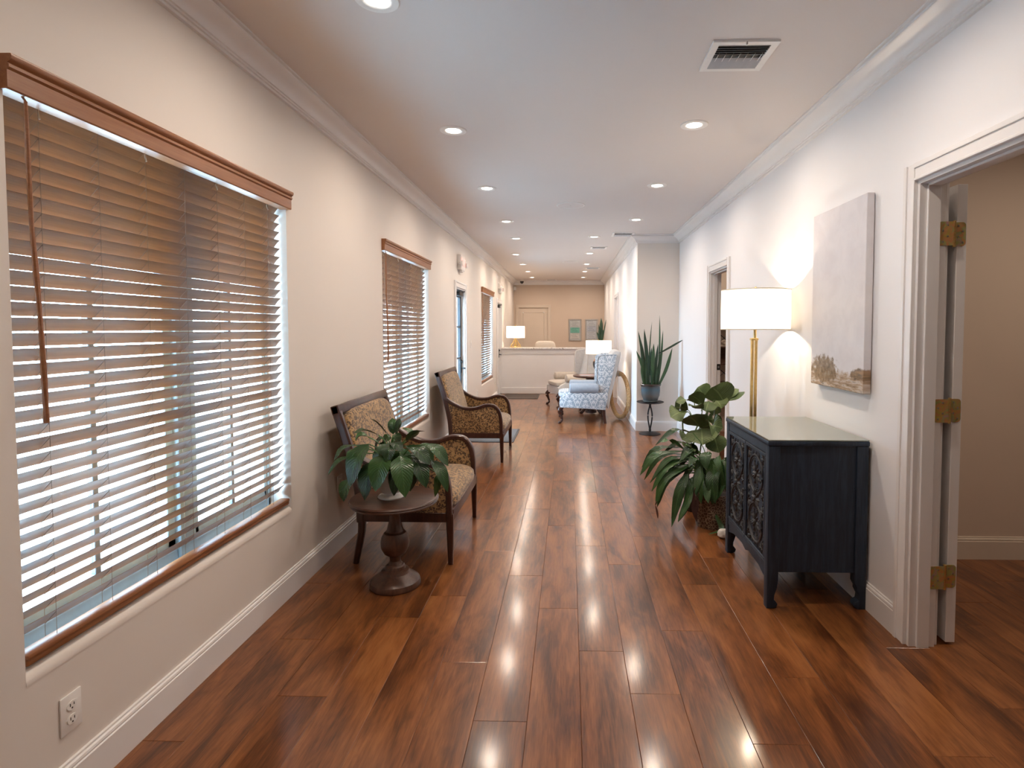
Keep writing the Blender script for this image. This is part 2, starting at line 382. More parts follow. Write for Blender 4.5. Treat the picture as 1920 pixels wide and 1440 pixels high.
# ================================================================== THE ROOM
XL, XR, XF, YB, YE, H = -1.50, 1.53, 0.95, -2.2, 15.3, 2.73
XLo, XRo = XL - 0.17, XR + 0.115
YBUMP = 7.93
def struct(o): return tag(o, kind='structure')
def wall_x(name, xa, xb, y0, y1, openings, m, ztop=H + 0.1):
    b = MB(); y = y0
    for (a, c, z0, z1) in sorted(openings):
        if a > y: b.box(xa, xb, y, a, -0.1, ztop)
        if z0 > 0: b.box(xa, xb, a, c, -0.1, z0)
        b.box(xa, xb, a, c, z1, ztop); y = c
    b.box(xa, xb, y, y1, -0.1, ztop); return struct(b.build(name, m, smooth=False))
WIN = [(1.485, 2.985), (4.52, 6.02), (9.64, 11.12)]; WZ0, WZ1 = 0.475, 2.15
D_ENTRY = (7.44, 8.13); D_SIDE = (11.70, 12.48)
wall_x('wall_left', XLo, XL, YB, YE, [(a, c, WZ0 - 0.035, WZ1) for a, c in WIN] + [(*D_ENTRY, 0, 1.99), (*D_SIDE, 0, 1.99)], M['wall'])
D_OFF = (1.70, 2.55); D_MID = (5.50, 6.20)
wall_x('wall_right', XR, XRo, YB, YBUMP, [(*D_OFF, 0, 2.08), (*D_MID, 0, 2.045)], M['daylight_tinted_wall'])
D_FAR = (11.0, 11.75)
wall_x('wall_far_right', XF, XF + 0.12, YBUMP + 0.12, YE, [(*D_FAR, 0, 2.06)], M['daylight_tinted_wall'])
struct(MB().box(XF, XRo + 1.9, YBUMP, YBUMP + 0.12, -0.1, H + 0.1).build('wall_return', M['wall'], smooth=False))
D_END = (-1.36, -0.565)
b = MB(); b.box(XLo, D_END[0], YE, YE + .12, -.1, H + .1).box(D_END[1], 1.1, YE, YE + .12, -.1, H + .1).box(D_END[0], D_END[1], YE, YE + .12, 2.01, H + .1)
struct(b.build('wall_end', M['tan_wall'], smooth=False))
struct(MB().box(XLo, XRo, YB - .12, YB, -.1, H + .1).build('wall_back', M['wall'], smooth=False))
struct(MB().box(XLo, 4.6, YB - .12, YE + .12, H, H + .1).build('ceiling', M['ceiling'], smooth=False))
# side office and second side room
struct(MB().box(XRo, 4.5, 3.54, 3.66, -.1, H).build('wall_office_far', M['tan_wall'], smooth=False))
struct(MB().box(4.5, 4.6, YB, YBUMP, -.1, H).build('wall_office_side', M['tan_wall'], smooth=False))
struct(MB().box(XRo, 4.5, YB - .12, YB, -.1, H).build('wall_office_back', M['tan_wall'], smooth=False))
struct(MB().box(XRo, 4.5, YBUMP - .02, YBUMP - .001, 0, H).build('wall_side_room', M['tan_wall'], smooth=False))
struct(MB().box(XF + .12, XF + .2, D_FAR[0] - .2, D_FAR[1] + .2, 0, 2.3).build('wall_behind_far_door', M['wall'], smooth=False))

# floor: slab and planks
floor = struct(MB().box(XLo, 4.6, YB - .12, YE + .12, -0.1, -0.006).build('floor', M['subfloor'], smooth=False))
PW, PL = 0.197, 1.22
def plank_mesh(w, l):
    g, bv = 0.0004, 0.0013
    x0, x1, y0, y1 = g, w - g, g, l - g
    vs = [(x0, y0, -.0055), (x1, y0, -.0055), (x1, y1, -.0055), (x0, y1, -.0055), (x0, y0, -bv * .6), (x1, y0, -bv * .6), (x1, y1, -bv * .6), (x0, y1, -bv * .6),
          (x0 + bv, y0 + bv, 0), (x1 - bv, y0 + bv, 0), (x1 - bv, y1 - bv, 0), (x0 + bv, y1 - bv, 0)]
    fs = [(8, 9, 10, 11)] + [(i, (i + 1) % 4, 4 + (i + 1) % 4, 4 + i) for i in range(4)] + [(4 + i, 4 + (i + 1) % 4, 8 + (i + 1) % 4, 8 + i) for i in range(4)]
    mm = MB(); mm.add(vs, fs); return mm.mesh('plank', M['plank'], smooth=False)
full = plank_mesh(PW, PL); n_pl = 0
def lay(x, y0, y1, start):
    global n_pl
    y = start
    while y < y1:
        a, c = max(y, y0), min(y + PL, y1)
        if c - a > 0.03:
            me = full if c - a > PL - 1e-6 else plank_mesh(PW, c - a)
            link_mesh('plank', me, floor, (x, a, 0)); n_pl += 1
        y += PL
x = 0.045 - 8 * PW; k = 0
offs = [0.35, 0.92, 0.10, 0.71, 0.48, 1.08, 0.22, 0.60, 0.98, 0.05, 0.80, 0.31, 1.15, 0.55]
while x < XR:
    y1 = YE if x < XF else YBUMP
    lay(x, 1.0, y1, 1.0 - offs[k % 14]); x += PW; k += 1
while x < 2.9:
    lay(x, 1.0, 3.54, 1.0 - offs[k % 14]); x += PW; k += 1
def room_plank_rest():
    b = MB(); xx = 0.045 - 8 * PW
    b.box(XLo, 4.6, YB, 1.0, -.0058, 0).box(x, 4.6, 1.0, 3.54, -.0058, 0).box(XRo, 4.6, 3.66, YBUMP, -.0058, 0)
    o = b.build('plank_rest', M['plank'], floor, smooth=False); tag(o, kind='stuff')
room_plank_rest()

# mouldings, mitred
CROWN = [(0, 0), (.112, 0), (.112, .010), (.100, .012), (.098, .020), (.104, .026), (.094, .034), (.070, .042), (.046, .058), (.032, .078), (.030, .086), (.022, .088), (.022, .096), (.014, .098), (.014, .110), (0, .112)]
BASE = [(0, 0), (.017, 0), (.017, .112), (.013, .115), (.015, .121), (.013, .128), (.007, .131), (.007, .138), (0, .140)]
def moulding(name, path, prof, z0, sgn, m, e0=None, e1=None, only=None):
    """profile (out, up/down) along a 2-D path, room on the path's left; one object a segment"""
    P = [V((p[0], p[1])) for p in path]; D = [(P[i + 1] - P[i]).normalized() for i in range(len(P) - 1)]; N = [V((-d.y, d.x)) for d in D]
    outs = []
    for i in range(len(D)):
        n = N[i]
        def off(j, p):
            if 0 < j < len(P) - 1:
                na, nb = N[j - 1], N[j]; bis = (na + nb); return P[j] + bis * (p / (1 + na.dot(nb)))
            return P[j] + n * p
        vs = []; q = len(prof)
        for j in (i, i + 1):
            for (p, h) in prof: w = off(j, p); vs.append((w.x, w.y, z0 + sgn * h))
        fs = [(k, (k + 1) % q, q + (k + 1) % q, q + k) for k in range(q)] + [tuple(range(q)), tuple(reversed(range(q, 2 * q)))]
        outs.append(struct(MB().add(vs, fs).build(name, m, smooth=True, angle=25)))
    return outs
moulding('trim_1', [(XR, YB), (XR, YBUMP), (XF, YBUMP), (XF, YE), (XL, YE), (XL, YB)], CROWN, H, -1, M['trim'])
CAS = 0.075
moulding('baseboard_right', [(XR, D_OFF[1] + CAS), (XR, D_MID[0] - CAS)], BASE, 0, 1, M['trim'])
moulding('baseboard_right', [(XR, D_MID[1] + CAS), (XR, YBUMP), (XF, YBUMP), (XF, D_FAR[0] - CAS)], BASE, 0, 1, M['trim'])
moulding('baseboard_right', [(XF, D_FAR[1] + CAS), (XF, 12.45)], BASE, 0, 1, M['trim'])
moulding('baseboard_left', [(XL, D_SIDE[0] - CAS), (XL, D_ENTRY[1] + CAS)], BASE, 0, 1, M['trim'])
moulding('baseboard_left', [(XL, D_ENTRY[0] - CAS), (XL, YB)], BASE, 0, 1, M['trim'])
moulding('baseboard_office', [(4.5, 3.54), (XRo, 3.54)], BASE, 0, 1, M['beige_trim'])
moulding('baseboard_end', [(XF, YE), (D_END[1] + CAS, YE)], BASE, 0, 1, M['beige_trim'])

# door casings: profiled boards with a stepped outer bead
def casing(parent, axis, plane, out, a, c, ztop, m, w=CAS):
    """axis 'X': wall plane at x=plane, opening a..c in y, casing stands out by sign out"""
    def board(u0, u1, z0, z1, inner):
        b = MB()
        def bx(p0, p1, u0, u1, z0, z1):
            if axis == 'X': b.rbox(*sorted((plane + out * p0, plane + out * p1)), u0, u1, z0, z1, 0.002, 1)
            else: b.rbox(u0, u1, *sorted((plane + out * p0, plane + out * p1)), z0, z1, 0.002, 1)
        bx(0, .015, u0, u1, z0, z1)
        if inner == 'L': bx(.012, .021, u0, u0 + .022, z0, z1); bx(.012, .018, u1 - .012, u1, z0, z1)
        if inner == 'R': bx(.012, .021, u1 - .022, u1, z0, z1); bx(.012, .018, u0, u0 + .012, z0, z1)
        if inner == 'T': bx(.012, .021, u0, u1, z1 - .022, z1); bx(.012, .018, u0, u1, z0, z0 + .012)
        b.build('casing', m, parent, smooth=False)
    board(a - w, a, 0, ztop + w, 'L'); board(c, c + w, 0, ztop + w, 'R'); board(a, c, ztop, ztop + w, 'T')
def jamb(parent, xa, xb, a, c, ztop, m, t=0.016, stop=None):
    b = MB(); b.box(xa, xb, c - t, c, 0, ztop); b.build('jamb', m, parent, smooth=False)
    b = MB(); b.box(xa, xb, a, a + t, 0, ztop); b.build('jamb', m, parent, smooth=False)
    b = MB(); b.box(xa, xb, a + t, c - t, ztop - t, ztop); b.build('head_jamb', m, parent, smooth=False)
    if stop:
        b = MB(); s0, s1 = stop; b.rbox(s0, s1, c - t - .011, c - t, 0, ztop - t, .002, 1).rbox(s0, s1, a + t, a + t + .011, 0, ztop - t, .002, 1).rbox(s0, s1, a + t, c - t, ztop - t - .011, ztop - t, .002, 1)
        b.build('door_stop', m, parent, smooth=False)

# door_1: office door beside the camera, swung right back against the office wall
d1 = tag(empty('door_1'), 'white door folded back on three brass hinges at the office doorway', kind='structure')
casing(d1, 'X', XR, -1, *D_OFF, 2.08, M['trim']); jamb(d1, XR, XRo, *D_OFF, 2.08, M['trim'], stop=(XR + .03, XR + .085))
casing(d1, 'X', XRo, 1, *D_OFF, 2.08, M['trim'], 0.02)
MB().rbox(1.706, 1.748, 2.552, 3.38, .012, 2.065, .0015, 1).build('door_leaf', M['trim'], d1, smooth=False)
t = NT('iridescent_zinc_brass'); nz = t.noise(t.coord((1, 1, 1)), 22, 2, 0.5, 1.0)
t.set(t.ramp(nz, [(0.3, (0.50, 0.38, 0.08)), (0.45, (0.62, 0.28, 0.12)), (0.55, (0.40, 0.42, 0.14)), (0.7, (0.55, 0.30, 0.30))]), 0.35, 0.35); M['hinge'] = t.m
hg = None
for z in (1.847, 1.068, 0.317):
    hh = MB(); yh = 2.5335; jf = D_OFF[1] - .016
    def leafp(x0, x1, y):
        r = .014; lft = x0 < 1.66; pts = []
        xe, xi = (x0, x1) if lft else (x1, x0); sg = 1 if lft else -1
        arc = [(xe + sg * (r - r * math.cos(a)), -.052 + r - r * math.sin(a)) for a in [PI * q / 8 for q in range(5)]]
        poly = [(xi, -.052)] + list(reversed(arc)) + [(x, -zq) for x, zq in arc] + [(xi, .052)]
        return MB().prism([(px, z + pz) for px, pz in poly], y - .0025, y, 'Y')
    hn = empty('hinge', (0, 0, 0), 0, d1)
    leafp(1.612, 1.678, jf - .0002).build('hinge_plate', M['hinge'], hn, smooth=False)
    leafp(1.690, 1.742, 2.5518).build('hinge_plate', M['hinge'], hn, smooth=False)
    kb = MB()
    for q in range(5): kb.lathe([(.0062, z - .054 + q * .0216), (.0062, z - .054 + q * .0216 + .0206)], 10, (1.687, 2.541, 0))
    kb.lathe([(.004, z - .058), (.0075, z - .056), (.0075, z - .054)], 10, (1.687, 2.541, 0)).lathe([(.0075, z + .054), (.0075, z + .056), (.004, z + .058)], 10, (1.687, 2.541, 0))
    kb.build('hinge_knuckle', M['brass'], hn)
    sb = MB()
    for sx in (1.632, 1.652, 1.728, 1.710):
        for sz in ((-.036, .012) if sx in (1.632, 1.728) else (-.012, .036)):
            sb.lathe([(.0, -.0012), (.004, -.0008), (.0045, 0)], 8, (sx, (jf if sx < 1.68 else 2.5518) - .0027, z + sz), 'Y')
    sb.build('hinge_screw', M['silver'], hn)
# door_2: mid doorway into the second side room
d2 = tag(empty('door_2'), 'white cased doorway behind the floor lamp', kind='structure')
casing(d2, 'X', XR, -1, *D_MID, 2.045, M['trim']); jamb(d2, XR, XRo, *D_MID, 2.045, M['trim'], stop=(XR + .035, XR + .075))
b = MB(); b.rbox(XR + .077, XR + .113, D_MID[1] - .0195, D_MID[1] - .0162, .985, 1.05, .001, 1); b.build('strike_plate', M['black_metal'], d2)
b = MB(); b.rbox(XR + .087, XR + .103, D_MID[1] - .0205, D_MID[1] - .019, 1.005, 1.03, .0005, 1); b.build('strike_hole', M['grey_metal'], d2)
# far right door (closed)
d5 = tag(empty('door_5'), 'white closed door in the far wall by the wing chairs', kind='structure')
casing(d5, 'X', XF, -1, *D_FAR, 2.06, M['trim']); jamb(d5, XF, XF + .12, *D_FAR, 2.06, M['trim'])
MB().box(XF + .03, XF + .07, D_FAR[0] + .018, D_FAR[1] - .018, .01, 2.04).build('door_leaf', M['trim'], d5, smooth=False)
# end wall door
d6 = tag(empty('door_6'), 'beige panelled door in the end wall behind the counter', kind='structure')
casing(d6, 'Y', YE, -1, *D_END, 2.01, M['beige_trim'])
b = MB(); x0, x1 = D_END; yy = YE + .03
b.box(x0, x0 + .11, yy, yy + .04, 0, 2.01).box(x1 - .11, x1, yy, yy + .04, 0, 2.01).box(x0 + .11, x1 - .11, yy, yy + .04, 1.88, 2.01).box(x0 + .11, x1 - .11, yy, yy + .04, 0, .2)
dl = b.build('door_leaf', M['beige_trim'], d6, smooth=False)
MB().rbox(x0 + .11, x1 - .11, yy + .012, yy + .03, .2, 1.88, .006, 1).build('door_panel', M['beige_trim'], dl, smooth=False)

# glazed entrance doors in the window wall
def glazed_door(name, a, c, label, solid=False):
    d = tag(empty(name), label, kind='structure')
    casing(d, 'X', XL, 1, a, c, 1.99, M['trim'], 0.08); jamb(d, XLo, XL, a, c, 1.99, M['trim'], .02)
    x0, x1 = -1.592, -1.55; a2, c2 = a + .022, c - .022
    b = MB(); b.rbox(x0, x1, a2, a2 + .075, .01, 1.965, .003, 1).rbox(x0, x1, c2 - .075, c2, .01, 1.965, .003, 1)
    b.rbox(x0, x1, a2 + .07, c2 - .07, 1.875, 1.965, .003, 1).rbox(x0, x1, a2 + .07, c2 - .07, .01, .24, .003, 1)
    dl = b.build('door_leaf', M['trim'] if solid else M['black_metal'], d, smooth=False)
    if solid: MB().rbox(x0 + .01, x1 - .01, a2 + .07, c2 - .07, .23, 1.88, .002, 1).build('door_panel', M['trim'], dl, smooth=False)
    for z in () if solid else (0.62, 1.02, 1.46):
        MB().rbox(x0 + .008, x1 - .006, a2 + .07, c2 - .07, z - .014, z + .014, .002, 1).build('glazing_bar', M['bronze_frame'], dl, smooth=False)
    zs = [.24, .62, 1.02, 1.46, 1.875]
    for z0, z1 in [] if solid else zip(zs, zs[1:]):
        MB().box(-1.573, -1.569, a2 + .075, c2 - .075, z0, z1).build('pane', M['glass'], dl, smooth=False)
    h = MB(); h.rbox(-1.55, -1.541, c2 - .055, c2 - .02, .80, 1.0, .003, 1).tube([(-1.541, c2 - .038, .87), (-1.50, c2 - .038, .87), (-1.492, c2 - .05, .87), (-1.49, c2 - .15, .87)], .009, 8)
    h.lathe([(.018, 0), (.02, .01), (.014, .016)], 12, (-1.541, c2 - .038, .96), 'X').build('door_lever', M['black_metal'], d)
    k = MB(); k.rbox(-1.55, -1.50, c2 - .36, c2 - .10, 1.89, 1.945, .008, 2).tube([(-1.52, c2 - .30, 1.95), (-1.47, c2 - .16, 1.955), (-1.52, c2 - .02, 1.96)], .009, 6).rbox(-1.55, -1.51, c2 - .05, c2 + .0, 1.945, 1.968, .003, 1)
    k.build('door_closer', M['black_metal'], d)
    th = MB().rbox(XLo, XL, a + .02, c - .02, 0, .012, .003, 1).build('threshold', M['grey_metal'], d)
glazed_door('door_3', *D_ENTRY, 'black framed glazed entrance door between the second and third windows')
glazed_door('door_4', *D_SIDE, 'white door with black lever beside the reception counter', True)

# ------------------------------------------------------------------ windows and blinds
def window(idx, a, c):
    w = tag(empty('window_%d' % (idx + 1)), ['large window in two lights nearest the camera', 'window behind the leopard armchairs', 'window beyond the entrance door'][idx], kind='structure')
    x0, x1 = -1.662, -1.615; z0, z1 = WZ0, WZ1; mid = (a + c) / 2 + .075; pw = 0.05
    def bx(nm, y0, y1, za, zb, xa=x0, xb=x1, m=M['window_frame']): return MB().rbox(xa, xb, y0, y1, za, zb, .004, 1).build(nm, m, w, smooth=False)
    f = MB(); f.rbox(x0, x1, a, a + .03, z0, z1, .004, 1).rbox(x0, x1, c - .02, c, z0, z1, .004, 1).rbox(x0, x1, a, c, z0, z0 + .05, .004, 1).rbox(x0, x1, a, c, z1 - .05, z1, .004, 1)
    f.build('window_frame', M['window_frame'], w, smooth=False)
    bx('mullion', mid - pw, mid + pw, z0, z1, x0 - .01, x1 + .012)
    for (p, q) in ((a + .02, mid - pw), (mid + pw, c + .0)):
        s = MB(); sw = .045; xs0, xs1 = x0 + .008, x1 - .008
        s.rbox(xs0, xs1, p, p + sw, z0 + .05, z1 - .05, .003, 1).rbox(xs0, xs1, q - sw, q, z0 + .05, z1 - .05, .003, 1).rbox(xs0, xs1, p, q, z0 + .05, z0 + .11, .003, 1).rbox(xs0, xs1, p, q, z1 - .1, z1 - .05, .003, 1)
        sash = s.build('sash', M['window_frame'], w, smooth=False)
        ym = (p + q) / 2
        MB().rbox(x0 + .012, x1 - .012, ym - .011, ym + .011, z0 + .11, z1 - .1, .002, 1).build('glazing_bar', M['bronze_frame'], sash, smooth=False)
        for (ya, yb) in ((p + sw, ym - .011), (ym + .011, q - sw)):
            for (za, zb) in ((z0 + .11, z1 - .1),):
                MB().box(-1.640, -1.636, ya, yb, za, zb).build('pane', M['glass'], sash, smooth=False)
    prof = [(-1.612, .44), (XL + .0015, .44), (XL + .0015, .445)] + [(XL + .0015 - .03 * (1 - math.cos(t * PI / 12)), .445 + .03 * math.sin(t * PI / 12)) for t in range(1, 7)] + [(-1.612, .475)]
    MB().prism(prof, a, c, 'Y').build('window_sill', M['wall'], w)
    portal(a + .02, c - .02, z0 + .02, z1 - .02)
for i, (a, c) in enumerate(WIN): window(i, a, c)
portal(D_ENTRY[0] + .03, D_ENTRY[1] - .03, .05, 1.95)

ZV = 2.15; BX = -1.548; PITCH = 0.0435; TILT = math.radians(50)
def slat_mesh(L):
    n, w, th, vs, fs = 6, .050, .0028, [], []
    for y in (0, L):
        for side in (1, -1):
            for k in range(n + 1):
                u = -w / 2 + w * k / n; crown = .0028 * (1 - (2 * u / w) ** 2)
                vs.append((u, y, crown + side * th / 2 * (1 if 0 < k < n else .4)))
    q = n + 1
    for k in range(n): fs += [(k, k + 1, 2 * q + k + 1, 2 * q + k), (q + k, 3 * q + k, 3 * q + k + 1, q + k + 1)]
    fs += [(0, 2 * q, 3 * q, q), (n, q + n, 3 * q + n, 2 * q + n)]
    for o in (0, 2 * q): fs += [(o + k, o + q + k, o + q + k + 1, o + k + 1) for k in range(n)]
    return MB().add(vs, fs).mesh('slat', M['blind'])
BL_LABEL = ['brown wooden slatted blind over the big window nearest the camera', 'brown wooden slatted blind on the window behind the leopard armchairs', 'brown wooden slatted blind on the far window past the entrance door']
def blind(idx, a, c):
    t = thing('window_blind', BL_LABEL[idx], 'blind', (0, a, 0), 0, 'wooden slatted blinds')
    L = c - a; g = .012
    prof = [(-1.53, 2.062), (-1.478, 2.062), (-1.474, 2.066), (-1.474, 2.112), (-1.468, 2.118), (-1.468, 2.126), (-1.473, 2.130), (-1.464, 2.136), (-1.460, 2.146), (-1.462, 2.153), (-1.53, 2.153)]
    MB().prism(prof, -.012 if idx == 0 else -.008, L + .008, 'Y').build('valance', M['blind_rail'], t)
    MB().rbox(-1.572, -1.535, g, L - g, 2.078, 2.125, .003, 1).build('headrail', M['grey_metal'], t)
    sm = slat_mesh(L - 2 * g); z = 2.052; n = 0
    while z > .565:
        o = link_mesh('slat', sm, t, (BX, g, z)); jig = random.uniform(-.012, .012) - (.09 if n == 22 and idx == 0 else 0)
        o.rotation_euler = (0, -TILT + jig, random.uniform(-.0006, .0006)); z -= PITCH; n += 1
    zb = .487
    MB().rbox(BX - .012, BX + .042, g, L - g, zb, zb + .020, .006, 2).rbox(BX - .006, BX + .046, g, L - g, zb + .018, zb + .034, .006, 2).build('bottom_rail', M['blind_rail'], t)
    nc = 7
    dx, dz = .025 * math.cos(TILT), .025 * math.sin(TILT)
    for k in range(nc):
        y = .13 + (L - .26) * k / (nc - 1)
        b = MB(); b.tube([(BX + dx + .002, y, 2.08), (BX + dx + .002, y, zb + .03)], .0008, 4); b.tube([(BX - dx - .002, y, 2.08), (BX - dx - .002, y, zb + .02)], .0008, 4)
        z = 2.052 - .004
        while z > .565:
            b.tube([(BX + dx + .002, y, z + dz), (BX - dx - .002, y, z - dz)], .0009, 4); z -= PITCH
        b.build('ladder_cord', M['cord'], t, smooth=False)
        if k in (0, 2, 4, 6):
            MB().tube([(BX + dx * .4, y + .012, 2.078), (BX + dx * .6, y + .010, 2.055), (BX + dx + .003, y + .004, 2.035)], .0028, 5).build('lift_cord', M['light_cord'], t)
    wy = .045
    wd = MB(); wz = [2.05, 1.9, 1.7, 1.6, 1.45, 1.3, 1.2, 1.165]; wd.tube([(-1.482 - .004 * math.sin(i), wy + .004 * i, zz) for i, zz in enumerate(wz)], [.004, .0065, .0055, .0075, .006, .008, .007, .0085], 8)
    wd.tube([(-1.50, wy, 2.075), (-1.482, wy, 2.05)], .003, 6)
    wd.build('tilt_wand', M['blind_rail'], t)
for i, (a, c) in enumerate(WIN): blind(i, a, c)

# outside: paving and kerb
struct(MB().box(-40, XLo - .002, -30, 40, -.35, -.12).build('ground_outside', M['concrete'], smooth=False))

# ================================================================== CEILING FITTINGS
ORD = ['first', 'second', 'third', 'fourth', 'fifth', 'sixth', 'seventh', 'eighth', 'ninth', 'tenth']
trim_me = MB().lathe([(.048, -.001), (.050, -.004), (.060, -.0075), (.084, -.006), (.088, -.002), (.088, 0)], 32).mesh('trim_ring', M['white'])
lens_me = MB().lathe([(.0, -.0045), (.030, -.0045), (.049, -.0025)], 28).mesh('lens', M['lens'])
def downlight(x, y, label, power=1.0):
    t = thing('recessed_light', label, 'ceiling light', (x, y, H), 0, 'recessed ceiling lights')
    link_mesh('trim_ring', trim_me, t); link_mesh('lens', lens_me, t)
    d = bpy.data.lights.new('downlight', 'AREA'); d.shape = 'DISK'; d.size = .095; d.energy = DOWN_W * power; d.color = DOWN_C; d.spread = math.radians(165)
    o = bpy.data.objects.new('downlight', d); COL.objects.link(o); o.parent = t; o.location = (0, 0, -.009)
YW = [2.27, 3.74, 5.26, 6.87, 8.15, 9.89, 11.39, 12.81, 14.26]
for i, y in enumerate(YW):
    downlight(-.76 if i < 5 else -.93, y, 'round recessed light, %s from the camera in the window-side row' % ORD[i])
YR = [2.22, 3.68, 5.20, 6.80, 8.04, 9.78, 11.38, 12.84, 14.29]
for i, y in enumerate(YR):
    downlight(.795 if i < 4 else .352, y, 'round recessed light, %s from the camera in the row opposite the windows' % ORD[i])
for x, n in ((-.76, 'window-side'), (.795, 'door-side')):
    downlight(x, .75, 'recessed light overhead the camera in the %s row' % n, .5)
for (x, y, w, n) in ((2.9, 2.3, 1.7, 'side office by the hinged door'), (2.45, 6.9, 1.8, 'room behind the mid doorway')):  # unseen lamps, added to brighten the two side rooms
    downlight(x, y, 'unseen recessed light added to brighten the %s' % n, w)

def vent(x, y, sx, sy, label):
    t = thing('air_vent', label, 'air vent', (x, y, H), 0, 'ceiling air vents')
    b = MB(); fw = .032; z0, z1 = -.010, 0
    for (a, c, e, f) in ((-sx, sx, -sy, -sy + fw), (-sx, sx, sy - fw, sy), (-sx, -sx + fw, -sy + fw, sy - fw), (sx - fw, sx, -sy + fw, sy - fw)): b.box(a, c, e, f, z0, z1)
    b.build('vent_frame', M['white'], t, smooth=False)
    MB().box(-sx + fw, sx - fw, -sy + fw, sy - fw, -.003, -.001).build('vent_duct', M['dark_slot'], t, smooth=False)
    ix, iy = sx - fw, sy - fw
    me = MB().add([(-ix, -.010, -.013), (ix, -.010, -.013), (ix, .006, -.004), (-ix, .006, -.004), (-ix, -.010, -.0115), (ix, -.010, -.0115), (ix, .006, -.0025), (-ix, .006, -.0025)], [(0, 3, 2, 1), (4, 5, 6, 7), (0, 1, 5, 4), (1, 2, 6, 5), (2, 3, 7, 6), (3, 0, 4, 7)]).mesh('louver', M['vent_grey'], False)
    for k in range(5):
        o = link_mesh('louver', me, t, (0, -iy + .012 + k * iy * .17, 0))
        o2 = link_mesh('louver', me, t, (0, iy - .012 - k * iy * .17, 0)); o2.rotation_euler = (0, 0, PI)
    m2 = MB().add([(-.002, -iy * .24, -.016), (.0, -iy * .24, -.016), (.009, -iy * .24, -.002), (.007, -iy * .24, -.002), (-.002, iy * .24, -.016), (.0, iy * .24, -.016), (.009, iy * .24, -.002), (.007, iy * .24, -.002)], [(0, 1, 2, 3), (4, 7, 6, 5), (0, 4, 5, 1), (1, 5, 6, 2), (2, 6, 7, 3), (3, 7, 4, 0)]).mesh('louver', M['white'], False)
    for k in range(7): link_mesh('louver', m2, t, (-ix + ix * 2 * (k + .5) / 7, 0, 0))
    MB().box(-.002, .002, -sy - .004, -sy + .01, -.022, -.008).build('damper_lever', M['grey_metal'], t, smooth=False)
vent(.80, 2.765, .15, .145, 'white square air vent in the ceiling above the canvas painting')
vent(.735, 7.83, .15, .15, 'small white air vent by the wall corner above the snake plant stand')
vent(.47, 9.1, .13, .13, 'small air vent over the grey-blue wing chair')
vent(.50, 12.1, .15, .13, 'small air vent near the reception counter')
vent(-.47, 14.95, .14, .10, 'slim air vent close to the end wall')
def speaker(x, y, label):
    t = thing('ceiling_speaker', label, 'speaker', (x, y, H), 0, 'round ceiling speakers')
    MB().lathe([(.150, 0), (.150, -.004), (.143, -.007), (.136, -.006), (.134, -.003)], 36).build('speaker_rim', M['white'], t)
    MB().lathe([(.0, -.0055), (.135, -.005), (.136, -.001)], 36).build('speaker_grille', M['ceiling'], t)
    MB().lathe([(0, -.0075), (.004, -.007), (.004, -.005)], 8).build('speaker_badge', M['grey_metal'], t)
speaker(.015, 6.0, 'round ceiling speaker between the second and third light pairs')
speaker(.02, 11.0, 'far round ceiling speaker ahead of the reception counter')
t = thing('security_camera', 'small black dome camera under the ceiling at the end wall', 'camera', (-1.25, 15.0, H))
MB().lathe([(.055, 0), (.055, -.03), (.05, -.035)], 16).build('camera_base', M['white'], t)
MB().lathe([(.05, -.035), (.048, -.06), (.036, -.085), (.018, -.098), (0, -.102)], 16).build('camera_dome', M['dark_slot'], t)
t = thing('motion_sensor', 'tiny white motion sensor high in the corner beyond the counter', 'sensor', (-1.46, 15.27, 2.52))
MB().rbox(-.035, .035, -.04, .02, -.05, .05, .012, 2).build('sensor_body', M['white'], t); MB().rbox(-.02, .02, -.043, -.036, -.035, .0, .003, 1).build('sensor_window', M['trim'], t)

# wall plates
def outlet(loc, rz, label, switch=False, gname='wall plates'):
    t = thing('wall_switch' if switch else 'wall_outlet', label, 'switch' if switch else 'outlet', loc, rz, gname)   # faces local +x
    MB().rbox(0, .006, -.036, .036, -.058, .058, .003, 2).build('face_plate', M['white'], t)
    if switch:
        MB().rbox(.004, .012, -.012, .012, -.022, .022, .003, 1).build('rocker', M['trim'], t)
    else:
        for s in (-1, 1):
            r = MB().prism([(.017 * math.cos(a), .0145 * math.sin(a) + s * .021) for a in [2 * PI * q / 14 for q in range(14)]], .004, .0085, 'X').build('receptacle', M['white'], t)
            sl = MB(); sl.box(.008, .0092, -.0075, -.0055, s * .021 - .001, s * .021 + .008).box(.008, .0092, .0055, .0075, s * .021 - .001, s * .021 + .007).box(.008, .0092, -.002, .002, s * .021 - .0095, s * .021 - .0055)
            sl.build('socket_slot', M['dark_slot'], r, smooth=False)
outlet((XL, 1.615, .28), 0, 'white duplex outlet low on the wall under the big window')
outlet((XL, 3.62, .42), 0, 'white outlet on the wall behind the nearer leopard armchair')
outlet((XL, 8.58, 1.20), 0, 'white light switch beside the glazed entrance door', True)
outlet((XL, 9.17, .38), 0, 'white outlet just before the far window')
outlet((XL, 11.35, .38), 0, 'white outlet between the far window and the white door')

